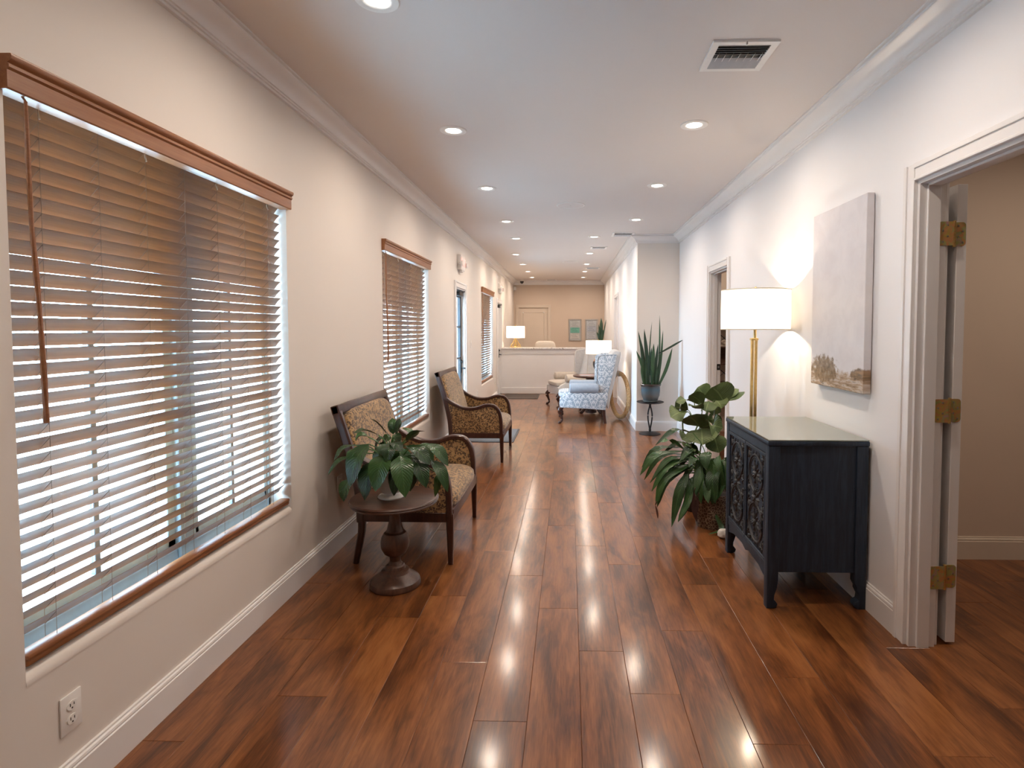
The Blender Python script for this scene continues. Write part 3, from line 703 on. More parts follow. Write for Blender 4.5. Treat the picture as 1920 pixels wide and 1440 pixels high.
# exit signs
def exit_sign(y, z, label):
    t = thing('exit_sign', label, 'sign', (XL, y, z), 0, 'exit signs')
    MB().rbox(0, .055, -.14, .14, -.10, .10, .006, 2).build('sign_box', M['white'], t)
    MB().rbox(.053, .058, -.125, .125, -.085, .085, .002, 1).build('sign_face', M['white'], t)
    cu = bpy.data.curves.new('exit_letters', 'FONT'); cu.body = 'EXIT'; cu.size = .14; cu.extrude = .001; cu.align_x = 'CENTER'; cu.align_y = 'CENTER'; cu.offset = .002
    cu.materials.append(M['exit_red']); tmp = bpy.data.objects.new('tmp', cu); COL.objects.link(tmp); dg = bpy.context.evaluated_depsgraph_get(); me = bpy.data.meshes.new_from_object(tmp.evaluated_get(dg)); bpy.data.objects.remove(tmp)
    o = link_mesh('exit_lettering', me, t); o.location = (.0595, 0, 0); o.rotation_euler = (PI / 2, 0, PI / 2)
    for s in (-1, 1):
        h = MB().lathe([(.012, 0), (.014, .02), (.034, .03), (.036, .055), (.03, .06)], 14, (.028, 0, 0), 'X').xf(Matrix.Translation((.0, s * .17, -.02)))
        h.tube([(.02, s * .13, -.02), (.035, s * .17, -.02)], .012, 8); h.build('lamp_head', M['white'], t)
    MB().rbox(.005, .05, -.05, .05, -.125, -.098, .005, 1).build('battery_box', M['white'], t)
exit_sign(7.72, 2.33, 'white exit sign with red letters above the glazed entrance door')
exit_sign(12.1, 2.30, 'far exit sign above the white door beside the counter')

# ================================================================== FURNITURE
def armchair(loc, label):
    t = thing('armchair', label, 'armchair', loc, 0, 'leopard print armchairs')
    X = lambda x: x + 1.07
    HW = .455; pw = .045
    post = bez([(X(-1.262), .26), (X(-1.275), .45), (X(-1.325), .68), (X(-1.415), .965)], 5)
    post = [(p[0], p[1]) for p in [(q.x, q.y) for q in [V((a.x, a.y)) for a in post]]]
    def curve(pts, n=5): return [(q.x, q.y) for q in bez([(p[0], p[1], 0) for p in pts], n)]
    post = curve([(X(-1.262), .26), (X(-1.275), .45), (X(-1.325), .68), (X(-1.415), .965)])
    arm = curve([(X(-1.325), .69), (X(-1.24), .632), (X(-1.12), .583), (X(-1.0), .580), (X(-.89), .612), (X(-.80), .605), (X(-.748), .545), (X(-.728), .45), (X(-.722), .30)])
    for s in (-1, 1):
        y = s * (HW - pw / 2)
        MB().bar(post, pw, .052, y).build('back_post', M['mahogany'], t)
        MB().bar(arm, pw + .01, .034, y).build('arm_rail', M['mahogany'], t)
        inner = [(p[0] - .0, p[1] - .012) for p in arm]
        poly = [(X(-1.268), .315)] + [(X(-.728), .315)] + list(reversed(inner))[3:] + []
        poly += [(X(-1.30), .60), (X(-1.275), .46)]
        MB().prism(poly, y - .017, y + .017, 'Y', .006).build('arm_panel', M['leopard'], t)
        MB().bar([(X(-.722), .31), (X(-.720), .2), (X(-.718), 0)], .042, .046, y, [1, .88, .62]).build('leg', M['mahogany'], t)
        MB().bar(curve([(X(-1.258), .31), (X(-1.262), .2), (X(-1.285), .08), (X(-1.30), 0)], 4), .042, .046, y, [1 - .3 * i / 12 for i in range(13)]).build('leg', M['mahogany'], t)
    b = MB(); b.rbox(X(-1.27), X(-.705), -HW + .004, -HW + .041, .262, .322, .004, 1).rbox(X(-1.27), X(-.705), HW - .041, HW - .004, .262, .322, .004, 1)
    b.rbox(X(-.742), X(-.700), -HW + .03, HW - .03, .262, .335, .006, 2).rbox(X(-1.28), X(-1.24), -HW + .03, HW - .03, .262, .322, .004, 1)
    b.build('seat_frame', M['mahogany'], t)
    c = MB().cushion(X(-1.30), X(-.69), -HW + pw, HW - pw, .30, .435, .28, 36, 14, .55)
    c.v = [(x, y, z + (.018 * (1 - (y / HW) ** 2) - .02 * max(0, (x - X(-.85)) / .16) ** 2 if z > .36 else 0)) for x, y, z in c.v]
    c.build('seat_cushion', M['leopard'], t)
    # raked back
    an = math.atan2(.115, .40)
    MB().rbox(-.026, .026, -HW, HW, -.032, .024, .008, 2).xf(Matrix.Translation((X(-1.408), 0, .945)) @ Matrix.Rotation(-an, 4, 'Y')).build('top_rail', M['mahogany'], t)
    bk = MB().cushion(-.03, .055, -HW + pw - .004, HW - pw + .004, -.27, .27, .35, 30, 18, .35)
    bk.xf(Matrix.Translation((X(-1.330), 0, .665)) @ Matrix.Rotation(-an, 4, 'Y')); bk.build('back_cushion', M['leopard'], t)
    return t
c1 = armchair((-1.07, 3.80, 0), 'leopard print armchair nearer the camera, behind the small round table')
c2 = armchair((-1.07, 6.43, 0), 'leopard print armchair farther along, just before the glazed entrance door')

# small round pedestal table
t = thing('pedestal_table', 'small round walnut pedestal table carrying a leafy plant', 'table', (-.97, 3.085, 0))
MB().lathe([(.0, .500), (.225, .500), (.236, .497), (.242, .490), (.236, .484), (.240, .478), (.236, .470), (.20, .464), (.0, .462)], 48).build('table_top', M['walnut'], t, angle=20)
MB().lathe([(.055, .464), (.050, .445), (.032, .42), (.028, .40), (.033, .36), (.043, .315), (.048, .308), (.046, .302), (.060, .298), (.073, .275), (.078, .245), (.075, .215), (.060, .185), (.042, .172), (.032, .165), (.030, .14), (.036, .125), (.045, .118)], 32).build('pedestal', M['walnut_leg'], t, angle=24)
MB().lathe([(.046, .120), (.052, .112), (.056, .095), (.075, .088), (.080, .075), (.092, .064), (.118, .048), (.134, .034), (.139, .02), (.139, .006), (.136, 0), (0, 0)], 40).build('table_foot', M['walnut_leg'], t, angle=20)

# ---------------- plants
def leaf_mesh(pts, width, out, m, name='leaf', fold=.18, pet=None, pr=.003, shape=1.0, n=9, wave=0.0):
    """blade along a curve through pts; pet = where its stalk starts"""
    sp = bez(pts, max(3, n // (len(pts) - 1))); N = len(sp); vs, fs, uv = [], [], []
    side0 = V((0, 0, 1)).cross(V(out)); side0 = side0.normalized() if side0.length > 1e-4 else V((1, 0, 0))
    L = sum((sp[i + 1] - sp[i]).length for i in range(N - 1)); ph = random.uniform(0, 6)
    for i, p in enumerate(sp):
        t = i / (N - 1); tg = (sp[min(i + 1, N - 1)] - sp[max(i - 1, 0)]).normalized()
        sd = side0 - tg * side0.dot(tg); sd = sd.normalized() if sd.length > 1e-3 else V((1, 0, 0)); nr = sd.cross(tg)
        w = width / 2 * (math.sin(PI * min(1, t ** shape)) ** .72 if 0 < t < 1 else .02)
        for q in (-1, -.5, 0, .5, 1):
            wv = wave * width * math.sin(ph + t * 11 + q) * abs(q)
            vs.append(p + sd * (q * w) + nr * (abs(q) * w * fold * -1 + wv)); uv.append((q / 2 + .5, t))
    for i in range(N - 1):
        for k in range(4): fs.append((i * 5 + k, i * 5 + k + 1, (i + 1) * 5 + k + 1, (i + 1) * 5 + k))
    b = MB(); b.add(vs, fs); nb = len(vs)
    if pet is not None:
        p0, p1 = V(pet), sp[0]; md = (p0 + p1) / 2 + V((0, 0, .22 * (p1 - p0).length)); b.tube(bez([p0, md, p1], 3), [pr * 1.3] * 3 + [pr] * 4, 5)
    me = bpy.data.meshes.new(name); me.from_pydata(b.v, [], b.f); me.materials.append(m)
    ul = me.uv_layers.new(name='leaf')
    for lp in me.loops:
        ul.data[lp.index].uv = uv[lp.vertex_index] if lp.vertex_index < nb else (.5, .5)
    for f in me.polygons: f.use_smooth = True
    return me
def leaf(parent, base, tip, width, m, crown, mid=None, fold=.18, shape=1.0, wave=.0, pr=.003, twist=None, arch=.16):
    a, c = V(base), V(tip); out = V((c.x - crown[0], c.y - crown[1], 0))
    if out.length < .03: out = V((0, -1, 0))
    out = V((out.x, out.y, 0)).normalized() + V((0, -1.1, 0))
    if twist: out = V(twist)
    L = (c - a).length
    md = V(mid) if mid is not None else (a + c) / 2 + V((0, 0, arch * L)) + out.normalized() * arch * .5 * L
    me = leaf_mesh([a, md, c], width, out, m, fold=fold, pet=crown, shape=shape, wave=wave, pr=pr)
    return link_mesh('leaf', me, parent)

# plant on the table (spathe plant in a white footed urn)
pt = thing('potted_plant', 'bushy dark green plant in a white footed pot on the round table', 'plant', (-.985, 3.075, .500))
MB().lathe([(0, 0), (.070, 0), (.072, .006), (.066, .014), (.048, .020), (.045, .028), (.060, .045), (.074, .075), (.078, .11), (.078, .15), (.082, .158), (.080, .163), (.073, .160), (.072, .145), (0, .145)], 36).build('pot', M['ceramic'], pt)
MB().lathe([(0, .150), (.04, .152), (.072, .147), (.0, .140)], 20).build('soil', M['soil'], pt)
kk = 3.075 / 1060 / 6; CX0, CZ0 = 760, 1330
TL = [(770, 800, 700, 1165, 205, -.17), (925, 810, 1025, 1230, 195, -.17), (560, 690, 385, 1150, 210, -.13), (630, 880, 565, 1280, 175, -.15), (350, 850, 65, 1060, 75, -.04), (330, 735, 100, 920, 90, .0),
      (350, 1080, 325, 1355, 145, -.14), (640, 605, 370, 575, 110, -.05), (710, 610, 515, 445, 75, .03), (770, 620, 745, 440, 95, .06), (800, 620, 835, 445, 85, .06), (930, 690, 1145, 575, 130, .02), (960, 720, 1255, 920, 140, -.08),
      (1170, 715, 1430, 960, 130, -.02), (1040, 850, 1220, 1165, 155, -.10), (1240, 890, 1435, 1240, 120, -.05), (1320, 1050, 1285, 1395, 80, -.04), (870, 960, 870, 1245, 120, -.12), (800, 680, 955, 760, 105, -.10),
      (450, 1000, 445, 1265, 95, -.05), (420, 760, 345, 860, 110, -.1), (700, 700, 780, 810, 110, -.12), (480, 650, 310, 690, 130, .05), (990, 620, 850, 560, 90, .08), (1010, 940, 1010, 1235, 130, -.05), (690, 780, 610, 1010, 130, .1), (1050, 760, 1190, 980, 140, .1)]
rs = random.Random(3)
TL += [(rs.randint(560, 980), rs.randint(640, 900), 0, 0, rs.randint(90, 150), rs.uniform(-.14, .14)) for _ in range(14)]
TL = [(a_, b_, c_ or a_ + int((a_ - 770) * 1.0) + rs.randint(-60, 60), d_ or b_ + rs.randint(60, 260), e_, f_) for a_, b_, c_, d_, e_, f_ in TL]
for (bx_, by_, tx_, ty_, w_, dy) in TL:
    f = lambda px, py, d: ((px - CX0) * kk, d, max(.014, (CZ0 - py) * kk))
    leaf(pt, f(bx_, by_, dy * .55), f(tx_, ty_, dy), w_ * kk * 1.25, M['leaf_dark'], (random.uniform(-.02, .02), random.uniform(-.02, .02), .15), fold=.15, shape=.85, wave=.012)

# floor plants by the cabinet
fp = thing('potted_plant', 'drooping glossy plant in a patterned pot on the floor before the cabinet', 'plant', (1.04, 4.10, 0))
t_ = NT('crackled_brown_glaze'); v_ = t_.coord((1, 1, 1)); vo_ = t_.node('ShaderNodeTexVoronoi', feature='DISTANCE_TO_EDGE'); vo_.inputs['Scale'].default_value = 48; t_.link(v_, vo_.inputs['Vector'])
t_.set(t_.mix(t_.ramp(vo_.outputs['Distance'], [(0.03, (1, 1, 1)), (.09, (0, 0, 0))]), (0.065, 0.035, 0.022), (0.30, 0.23, 0.16)), .4); M['crackle'] = t_.m
MB().lathe([(0, 0), (.108, 0), (.112, .01), (.122, .10), (.130, .22), (.132, .25), (.124, .25), (.12, .23), (0, .23)], 32).build('pot', M['crackle'], fp)
MB().lathe([(0, .24), (.06, .238), (.122, .232), (0, .22)], 20).build('soil', M['soil'], fp)
kf = 4.10 / 1060 / 4.8; FX0, FZ0 = 735, 1330
fz = lambda px, py, d: ((px - FX0) * kf, d, max(.012, (FZ0 - py) * kf))
FL = [(560, 490, 225, 605, 75, 0.0, (390, 470)), (480, 640, 255, 565, 85, -.05, (350, 550)), (470, 650, 80, 870, 95, -.04, (215, 690)), (520, 690, 180, 890, 70, -.08, (320, 720)), (545, 720, 175, 990, 85, -.1, (320, 770)),
      (560, 745, 205, 1110, 95, -.12, (300, 870)), (500, 830, 340, 1285, 110, -.16, (415, 980)), (520, 880, 390, 1220, 85, -.18, (485, 1050)), (760, 740, 705, 1060, 140, -.2, (690, 860)), (620, 800, 590, 1065, 105, -.18, (575, 900)),
      (800, 780, 880, 1020, 125, -.16, (860, 880)), (640, 880, 645, 1050, 95, -.2, (640, 960)), (720, 1160, 645, 1400, 55, -.22, (770, 1290)), (560, 660, 420, 720, 70, -.1, (500, 640)), (600, 640, 470, 590, 80, -.06, (530, 590)),
      (600, 700, 490, 760, 90, -.14, (540, 690)), (690, 640, 640, 780, 120, -.15, (640, 680)), (830, 700, 900, 850, 110, -.1, (880, 740)), (720, 700, 760, 900, 130, -.14, (760, 780)), (860, 820, 930, 1010, 110, -.1, (915, 890)), (560, 860, 500, 1010, 70, -.14, (520, 920)), (450, 760, 330, 900, 70, -.05, (370, 790)), (580, 610, 300, 690, 60, .05, (440, 590))]
rs = random.Random(5)
FL = FL + [(bx, by, bx + rs.randint(-110, 100), by + rs.randint(200, 320), rs.randint(85, 130), rs.uniform(-.2, -.1), (bx + rs.randint(-30, 40), by + 90)) for bx, by in [(rs.randint(580, 830), rs.randint(670, 800)) for _ in range(12)]] + [(bx, by, bx - rs.randint(150, 260), by + rs.randint(60, 260), rs.randint(60, 85), rs.uniform(-.1, .06), (bx - 90, by - rs.randint(0, 40))) for bx, by in [(rs.randint(500, 640), rs.randint(640, 860)) for _ in range(7)]]
for (bx_, by_, tx_, ty_, w_, dy, md) in FL[2:12] + FL[13:20]:
    jx, jy = rs.randint(-45, 60), rs.randint(-70, 60); FL = FL + [(bx_ + jx // 2, by_ + jy // 2, tx_ + jx, min(1290, ty_ + jy), w_ * .85, dy + rs.uniform(.04, .16), (md[0] + jx, md[1] + jy))]
for (bx_, by_, tx_, ty_, w_, dy, md) in FL:
    leaf(fp, fz(bx_, by_, dy * .5), fz(tx_, ty_, dy), w_ * kf * .85, M['leaf_dark'], (random.uniform(-.03, .03), random.uniform(-.03, .03), .24), mid=fz(md[0], md[1], dy * .8), fold=.2, shape=.85, wave=.05, twist=(-.55, -.83, 0))
for (bx_, by_, tx_, ty_, w_, dy, md) in [(530, 960, 560, 1235, 45, -.17, (530, 1110)), (205, 1100, 228, 1225, 18, -.12, (222, 1170)), (560, 1000, 535, 1190, 35, -.18, (550, 1090))]:
    leaf(fp, fz(bx_, by_, dy), fz(tx_, ty_, dy), w_ * kf, M['leaf_dry'], fz(bx_ + 10, by_ - 30, dy), mid=fz(md[0], md[1], dy), wave=.08, twist=(0, -1, 0))
fg = thing('fig_plant', 'broad-leaved fig plant rising behind the drooping plant beside the floor lamp', 'plant', (1.02, 4.46, 0))
MB().lathe([(0, 0), (.095, 0), (.10, .01), (.118, .20), (.122, .22), (.112, .22), (.11, .20), (0, .20)], 28).build('pot', M['black_metal'], fg)
MB().lathe([(0, .21), (.112, .203), (0, .19)], 20).build('soil', M['soil'], fg)
kg = 4.36 / 1060 / 4.8; GX0, GZ0 = 690, 1250
gz = lambda px, py, d: ((px - GX0) * kg, d, (GZ0 - py) * kg)
for pts in ([(690, 1060), (700, 800), (735, 520), (780, 330), (860, 220)], [(680, 1060), (650, 760), (655, 560), (690, 450)], [(690, 1060), (670, 800), (560, 560), (545, 380)]):
    MB().tube(bez([gz(p[0], p[1], 0) for p in pts], 4), .006, 6).build('stem', M['stem'], fg)
GL = [(925, 275, 790, 105, 190, -.08), (745, 215, 680, 115, 120, .0), (725, 275, 590, 180, 115, -.06), (640, 240, 480, 252, 60, -.02), (725, 315, 580, 275, 100, -.08), (935, 225, 1062, 132, 55, .02), (930, 240, 1122, 160, 85, .04),
      (590, 340, 425, 385, 125, -.05), (690, 475, 565, 365, 180, -.12), (690, 478, 870, 460, 130, -.14), (700, 480, 690, 610, 170, -.15), (650, 565, 525, 585, 125, -.06), (770, 330, 885, 335, 80, -.04), (760, 410, 890, 425, 90, -.05), (815, 545, 855, 700, 120, -.08),
      (780, 240, 740, 330, 100, -.06), (840, 230, 890, 300, 110, -.05), (600, 330, 480, 310, 110, .04), (640, 640, 570, 680, 100, -.06), (770, 560, 880, 560, 110, .02)]
for (bx_, by_, tx_, ty_, w_, dy) in GL:
    c0 = gz(700 + (bx_ - 700) * .7, by_ + 60, 0)
    leaf(fg, gz(bx_, by_, dy * .4), gz(tx_, ty_, dy), w_ * kg * 1.65, M['leaf_fig'], c0, fold=.12, shape=1.25, wave=.03, twist=(-.35, -.94, 0), arch=.12)
rk = thing('quartz_rock', 'small white quartz rock on the floor beside the patterned pot', 'rock', (1.062, 3.845, 0))
b = MB().cushion(-.045, .05, -.035, .035, 0, .062, .9, 14, 8, .8); b.v = [tuple(V(p) * (1 + .18 * noise.noise(V(p) * 40))) for p in b.v]; b.v = [(x, y, max(0, z)) for x, y, z in b.v]; b.build('rock_lump', M['rock'], rk, angle=20)

# snake plant on an iron stand
st = thing('plant_stand', 'black iron pedestal stand holding the potted snake plant', 'plant stand', (1.105, 7.70, 0))
MB().lathe([(0, 0), (.145, 0), (.146, .008), (.12, .018), (.05, .026), (.02, .034), (0, .034)], 36).build('stand_base', M['black_metal'], st)
MB().lathe([(0, .425), (.16, .428), (.184, .436), (.185, .444), (.176, .446), (.172, .440), (0, .439)], 36).build('stand_plate', M['black_metal'], st)
for s in (-1, 1):
    MB().tube(bez([(0, 0, .03), (s * .006, 0, .08), (s * .026, 0, .20), (s * .026, 0, .29), (s * .006, 0, .38), (0, 0, .43)], 4), .010, 8).build('stand_rod', M['black_metal'], st)
MB().lathe([(.014, .03), (.018, .05), (.012, .09)], 12).lathe([(.012, .36), (.017, .41), (.03, .426)], 12).build('stand_collar', M['black_metal'], st)
def snake_leaf(parent, p0, p1, w, bend=(0, 0, 0), tw=None):
    a, c = V(p0), V(p1); md = (a + c) / 2 + V(bend); out = V(tw) if tw else V((random.uniform(-.6, .6), -1, 0))
    sp = bez([a, md, c], 6); vs, fs, uv = [], [], []; N = len(sp); side0 = V((0, 0, 1)).cross(out).normalized()
    for i, p in enumerate(sp):
        t = i / (N - 1); tg = (sp[min(i + 1, N - 1)] - sp[max(i - 1, 0)]).normalized(); sd = (side0 - tg * side0.dot(tg)).normalized(); nr = sd.cross(tg)
        ww = w / 2 * (min(1, .65 + t * .9) if t < .6 else max(.02, (1 - ((t - .6) / .4) ** 1.7) ** .9 if t < 1 else .02))
        for q in (-1, -.5, 0, .5, 1): vs.append(p + sd * q * ww + nr * (-abs(q) * ww * .45)); uv.append((q / 2 + .5, t))
    for i in range(N - 1):
        for k in range(4): fs.append((i * 5 + k, i * 5 + k + 1, (i + 1) * 5 + k + 1, (i + 1) * 5 + k))
    me = bpy.data.meshes.new('leaf'); me.from_pydata([tuple(v) for v in vs], [], fs); me.materials.append(M['leaf_snake']); ul = me.uv_layers.new(name='leaf')
    for lp in me.loops: ul.data[lp.index].uv = uv[lp.vertex_index]
    for f in me.polygons: f.use_smooth = True
    o = link_mesh('leaf', me, parent); return o
sn = thing('snake_plant', 'tall snake plant in a grey-blue glazed pot on the iron stand', 'plant', (1.110, 7.70, .4465))
t_ = NT('blue_grey_drip_glaze'); tc_ = t_.node('ShaderNodeTexCoord'); sp_ = t_.node('ShaderNodeSeparateXYZ'); t_.link(tc_.outputs['Object'], sp_.inputs[0])
zz = t_.math('ADD', t_.math('MULTIPLY', sp_.outputs[2], 4.0), t_.math('MULTIPLY', t_.noise(t_.coord(), 14, 2), .25))
t_.set(t_.ramp(zz, [(0.1, (0.075, 0.092, 0.095)), (.45, (0.11, 0.105, 0.10)), (.78, (0.06, 0.11, 0.145)), (.98, (0.08, 0.085, 0.09)), (1.0, (0.05, 0.035, 0.03))]), .22); M['glaze'] = t_.m
MB().lathe([(0, 0), (.105, 0), (.108, .008), (.096, .016), (.105, .04), (.122, .085), (.129, .15), (.128, .20), (.133, .215), (.142, .225), (.142, .238), (.132, .243), (.126, .235), (.122, .21), (0, .21)], 36).build('pot', M['glaze'], sn)
MB().lathe([(0, .22), (.122, .214), (0, .2)], 20).build('soil', M['soil'], sn)
ks = 7.70 / 1060 / 6.26; SX0, SZ0 = 625, 930
sz_ = lambda px, py, d=0: ((px - SX0) * ks, d, (SZ0 - py) * ks)
SL = [(548, 735, 452, 335, 48, -.03, (25, -20)), (575, 735, 476, 105, 58, .0, (20, 0)), (605, 735, 542, 80, 62, -.03, (8, 0)), (565, 735, 500, 255, 26, .03, (0, 0)), (615, 735, 640, -5, 24, .04, (-12, 0)), (640, 735, 652, 250, 62, -.05, (0, 0)), (668, 735, 705, 255, 50, -.03, (-8, 0)),
      (705, 735, 727, -80, 30, .02, (10, 0)), (715, 735, 770, 95, 34, .04, (8, 0)), (700, 735, 715, 460, 40, -.06, (0, 0)), (725, 735, 875, 300, 52, .0, (10, 15)), (690, 735, 735, 365, 58, -.04, (0, 0)), (545, 735, 505, 525, 40, -.05, (0, 0)), (590, 735, 640, 300, 52, .05, (0, 0)), (655, 735, 600, 420, 40, .03, (0, 0)),
      (630, 735, 620, 540, 46, -.07, (0, 0)), (680, 735, 690, 540, 42, -.07, (0, 0)), (575, 735, 560, 480, 44, -.06, (0, 0))]
for (bx_, by_, tx_, ty_, w_, dy, bd) in SL:
    snake_leaf(sn, sz_(bx_, by_, dy * .6), sz_(tx_, ty_, dy), w_ * ks * .74, (bd[0] * ks, 0, -bd[1] * ks))
snake_leaf(sn, sz_(715, 372, -.02), sz_(1005, 203, -.03), 34 * ks, (0, 0, -.006), tw=(.4, -1, 0))

# carved cabinet
cb = thing('carved_cabinet', 'dark navy wooden cabinet with carved doors against the wall opposite the windows', 'cabinet', (1.262, 3.25, 0))
cx0, cx1, cy0, cy1, cz0, cz1 = -.250, .250, -.385, .385, .185, .838
b = MB(); b.rbox(cx0 + .02, cx1, cy0 + .012, cy0 + .034, cz0, cz1, .002, 1).build('side_panel', M['navy_wood'], cb, smooth=False)
b = MB(); b.rbox(cx0 + .02, cx1, cy1 - .034, cy1 - .012, cz0, cz1, .002, 1).build('side_panel', M['navy_wood'], cb, smooth=False)
MB().rbox(cx1 - .02, cx1 - .005, cy0 + .03, cy1 - .03, cz0, cz1, .002, 1).build('back_panel', M['navy_wood'], cb, smooth=False)
MB().rbox(cx0 + .02, cx1, cy0 + .03, cy1 - .03, cz0, cz0 + .02, .002, 1).build('bottom_panel', M['navy_wood'], cb, smooth=False)
MB().rbox(cx0 - .006, cx1 + .004, cy0 - .004, cy1 + .004, cz1, .864, .007, 2).build('top_board', M['navy_wood'], cb)
t_ = NT('reflective_glass_top'); t_.set(t_.ramp(t_.noise(t_.coord(), 4, 2), [(.3, (0.16, 0.18, 0.15)), (.7, (0.20, 0.22, 0.18))]), .05); t_.b.inputs['IOR'].default_value = 2.1; M['glass_top'] = t_.m
MB().rbox(cx0 - .002, cx1 + .002, cy0, cy1, .864, .870, .0015, 1).build('glass_top', M['glass_top'], cb)
for (lx, sx) in ((cx0, 1), (cx1 - .058, -1)):
    for (ly, sy) in ((cy0, 1), (cy1 - .05, -1)):
        xa, xe = lx, lx + .058
        if sx > 0: pl = [(xa, 0), (xa + .034, 0), (xa + .05, .006), (xa + .056, .022), (xa + .048, .035), (xa + .038, .045), (xa + .040, .07), (xa + .052, .105), (xa + .058, .15), (xa + .058, cz1), (xa, cz1)]
        else: pl = [(xe, 0), (xe - .034, 0), (xe - .05, .006), (xe - .058, .022), (xe - .050, .038), (xe - .034, .046), (xe - .030, .07), (xe - .045, .10), (xe - .045, .115), (xe - .058, .14), (xe - .058, cz1), (xe, cz1)]
        MB().prism(pl, ly, ly + .05, 'Y', .004).build('leg', M['navy_wood'], cb)
MB().prism([(cy0 + .04, .19), (cy0 + .04, .135), (cy0 + .10, .150), (cy0 + .16, .165), (-.06, .172), (0, .155), (.06, .172), (cy1 - .16, .165), (cy1 - .10, .150), (cy1 - .04, .135), (cy1 - .04, .19)], cx0 + .008, cx0 + .024, 'X').build('apron', M['navy_wood'], cb, smooth=False)
b = MB(); b.rbox(cx0 + .004, cx0 + .024, cy0 + .04, cy1 - .04, .185, .225, .003, 1).rbox(cx0 + .004, cx0 + .024, cy0 + .04, cy1 - .04, .79, .838, .003, 1).build('face_frame', M['navy_wood'], cb, smooth=False)
M['carve'] = wood('blackened_carving', (0.004, 0.005, 0.007), (0.009, 0.010, 0.013), (0.022, 0.023, 0.027), (30, 30, 10), .45, .1)
def carved_door(ya, yb):
    za, zb = .226, .789; w = yb - ya; xm = cx0 + .010
    d = MB().rbox(xm, xm + .014, ya, yb, za, zb, .002, 1).build('door', M['navy_wood'], cb, smooth=False)
    b = MB(); fw = .020; xo = cx0 + .0005
    for q in ((ya + .001, yb - .001, za + .001, za + fw), (ya + .001, yb - .001, zb - fw, zb - .001), (ya + .001, ya + fw, za + fw, zb - fw), (yb - fw, yb - .001, za + fw, zb - fw)): b.rbox(xo, xm + .002, *q, .003, 1)
    b.build('door_frame', M['navy_wood'], d, smooth=False)
    c = MB(); yc = (ya + yb) / 2; hw = w / 2 - fw; xs = xm + .0015
    def arc(pts, r=.006): c.tube([(xs - .003, p[0], p[1]) for p in pts], r, 6)
    def petal(y, z, a, L, wd, h=.010):
        pts = [(0, 0), (.25, .8), (.55, 1), (.85, .55), (1, 0), (.85, -.55), (.55, -1), (.25, -.8)]; ca, sa = math.cos(a), math.sin(a)
        base = [(y + ca * p * L - sa * q * wd, z + sa * p * L + ca * q * wd) for p, q in pts]
        mid = [(y + ca * p * L, z + sa * p * L) for p in (.1, .5, .9)]
        n0 = [(xs, *p) for p in base] + [(xs - h * k, *p) for k, p in zip((.5, 1, .6), mid)]
        c.add(n0, [(0, 1, 8), (1, 2, 9, 8), (2, 3, 9), (3, 10, 9), (3, 4, 10), (4, 5, 10), (5, 6, 9, 10), (6, 7, 8, 9), (7, 0, 8)])
    def scroll(y, z, a0, turns, R, sgn=1, r=.005):
        arc([(y + R * (1 - .75 * q / 14) * math.cos(a0 + sgn * turns * 2 * PI * q / 14), z + R * (1 - .75 * q / 14) * math.sin(a0 + sgn * turns * 2 * PI * q / 14)) for q in range(15)], r)
    for zc in (za + (zb - za) * .265, za + (zb - za) * .735):
        ry, rz = hw * .74, (zb - za) * .185
        for k, rr in ((1.0, .007), (.86, .003)):
            arc([(yc + ry * k * math.cos(2 * PI * q / 28), zc + rz * k * math.sin(2 * PI * q / 28)) for q in range(29)], rr)
        c.blob((xs - .004, yc, zc), .014, (.7, 1, 1))
        for q in range(8): petal(yc + .012 * math.cos(q * PI / 4), zc + .012 * math.sin(q * PI / 4), q * PI / 4, .042, .012)
        for q in range(8):
            a = q * PI / 4 + PI / 8; petal(yc + .035 * math.cos(a), zc + .035 * math.sin(a), a, .036, .010, .008); scroll(yc + ry * .68 * math.cos(a), zc + rz * .68 * math.sin(a), a, .8, .013, 1 if q % 2 else -1, .003)
    zc = (za + zb) / 2; c.blob((xs - .005, yc, zc), .016, (.7, 1, 1))
    for q in range(10): petal(yc, zc, q * PI / 5, .062, .014, .013)
    for sy in (-1, 1):
        for zq in (za + .045, zc - .045, zc + .045, zb - .045):
            yq = yc + sy * (hw - .022)
            for q in range(5): petal(yq, zq, (PI if sy > 0 else 0) + (q - 2) * .55 * (1 if zq > zc else -1), .048 - .004 * abs(q - 2), .010, .010)
            scroll(yq - sy * .004, zq + .024, PI / 2, 1.1, .016, sy, .0035); scroll(yq - sy * .004, zq - .024, -PI / 2, 1.1, .016, -sy, .0035)
        for q in range(9):
            zq = za + .03 + (zb - za - .06) * q / 8; petal(yc + sy * (hw - .004), zq, (PI / 2) + sy * (.5 if q % 2 else -.5), .045, .009, .008)
    for q in range(7):
        for ze, a in ((za + .026, PI / 2), (zb - .026, -PI / 2)): petal(yc + (q - 3) * hw * .3, ze - math.sin(a) * .004, a + (q - 3) * .22, .036, .010, .008)
    tag(c.build('carving', M['carve'], d, angle=50), kind='stuff')
carved_door(cy0 + .05, -.001); carved_door(.001, cy1 - .05)
MB().lathe([(.004, 0), (.004, -.01), (.009, -.014), (.008, -.02), (0, -.022)], 12, (cx0 + .001, -.016, .51), 'X').build('door_knob', M['black_metal'], cb)

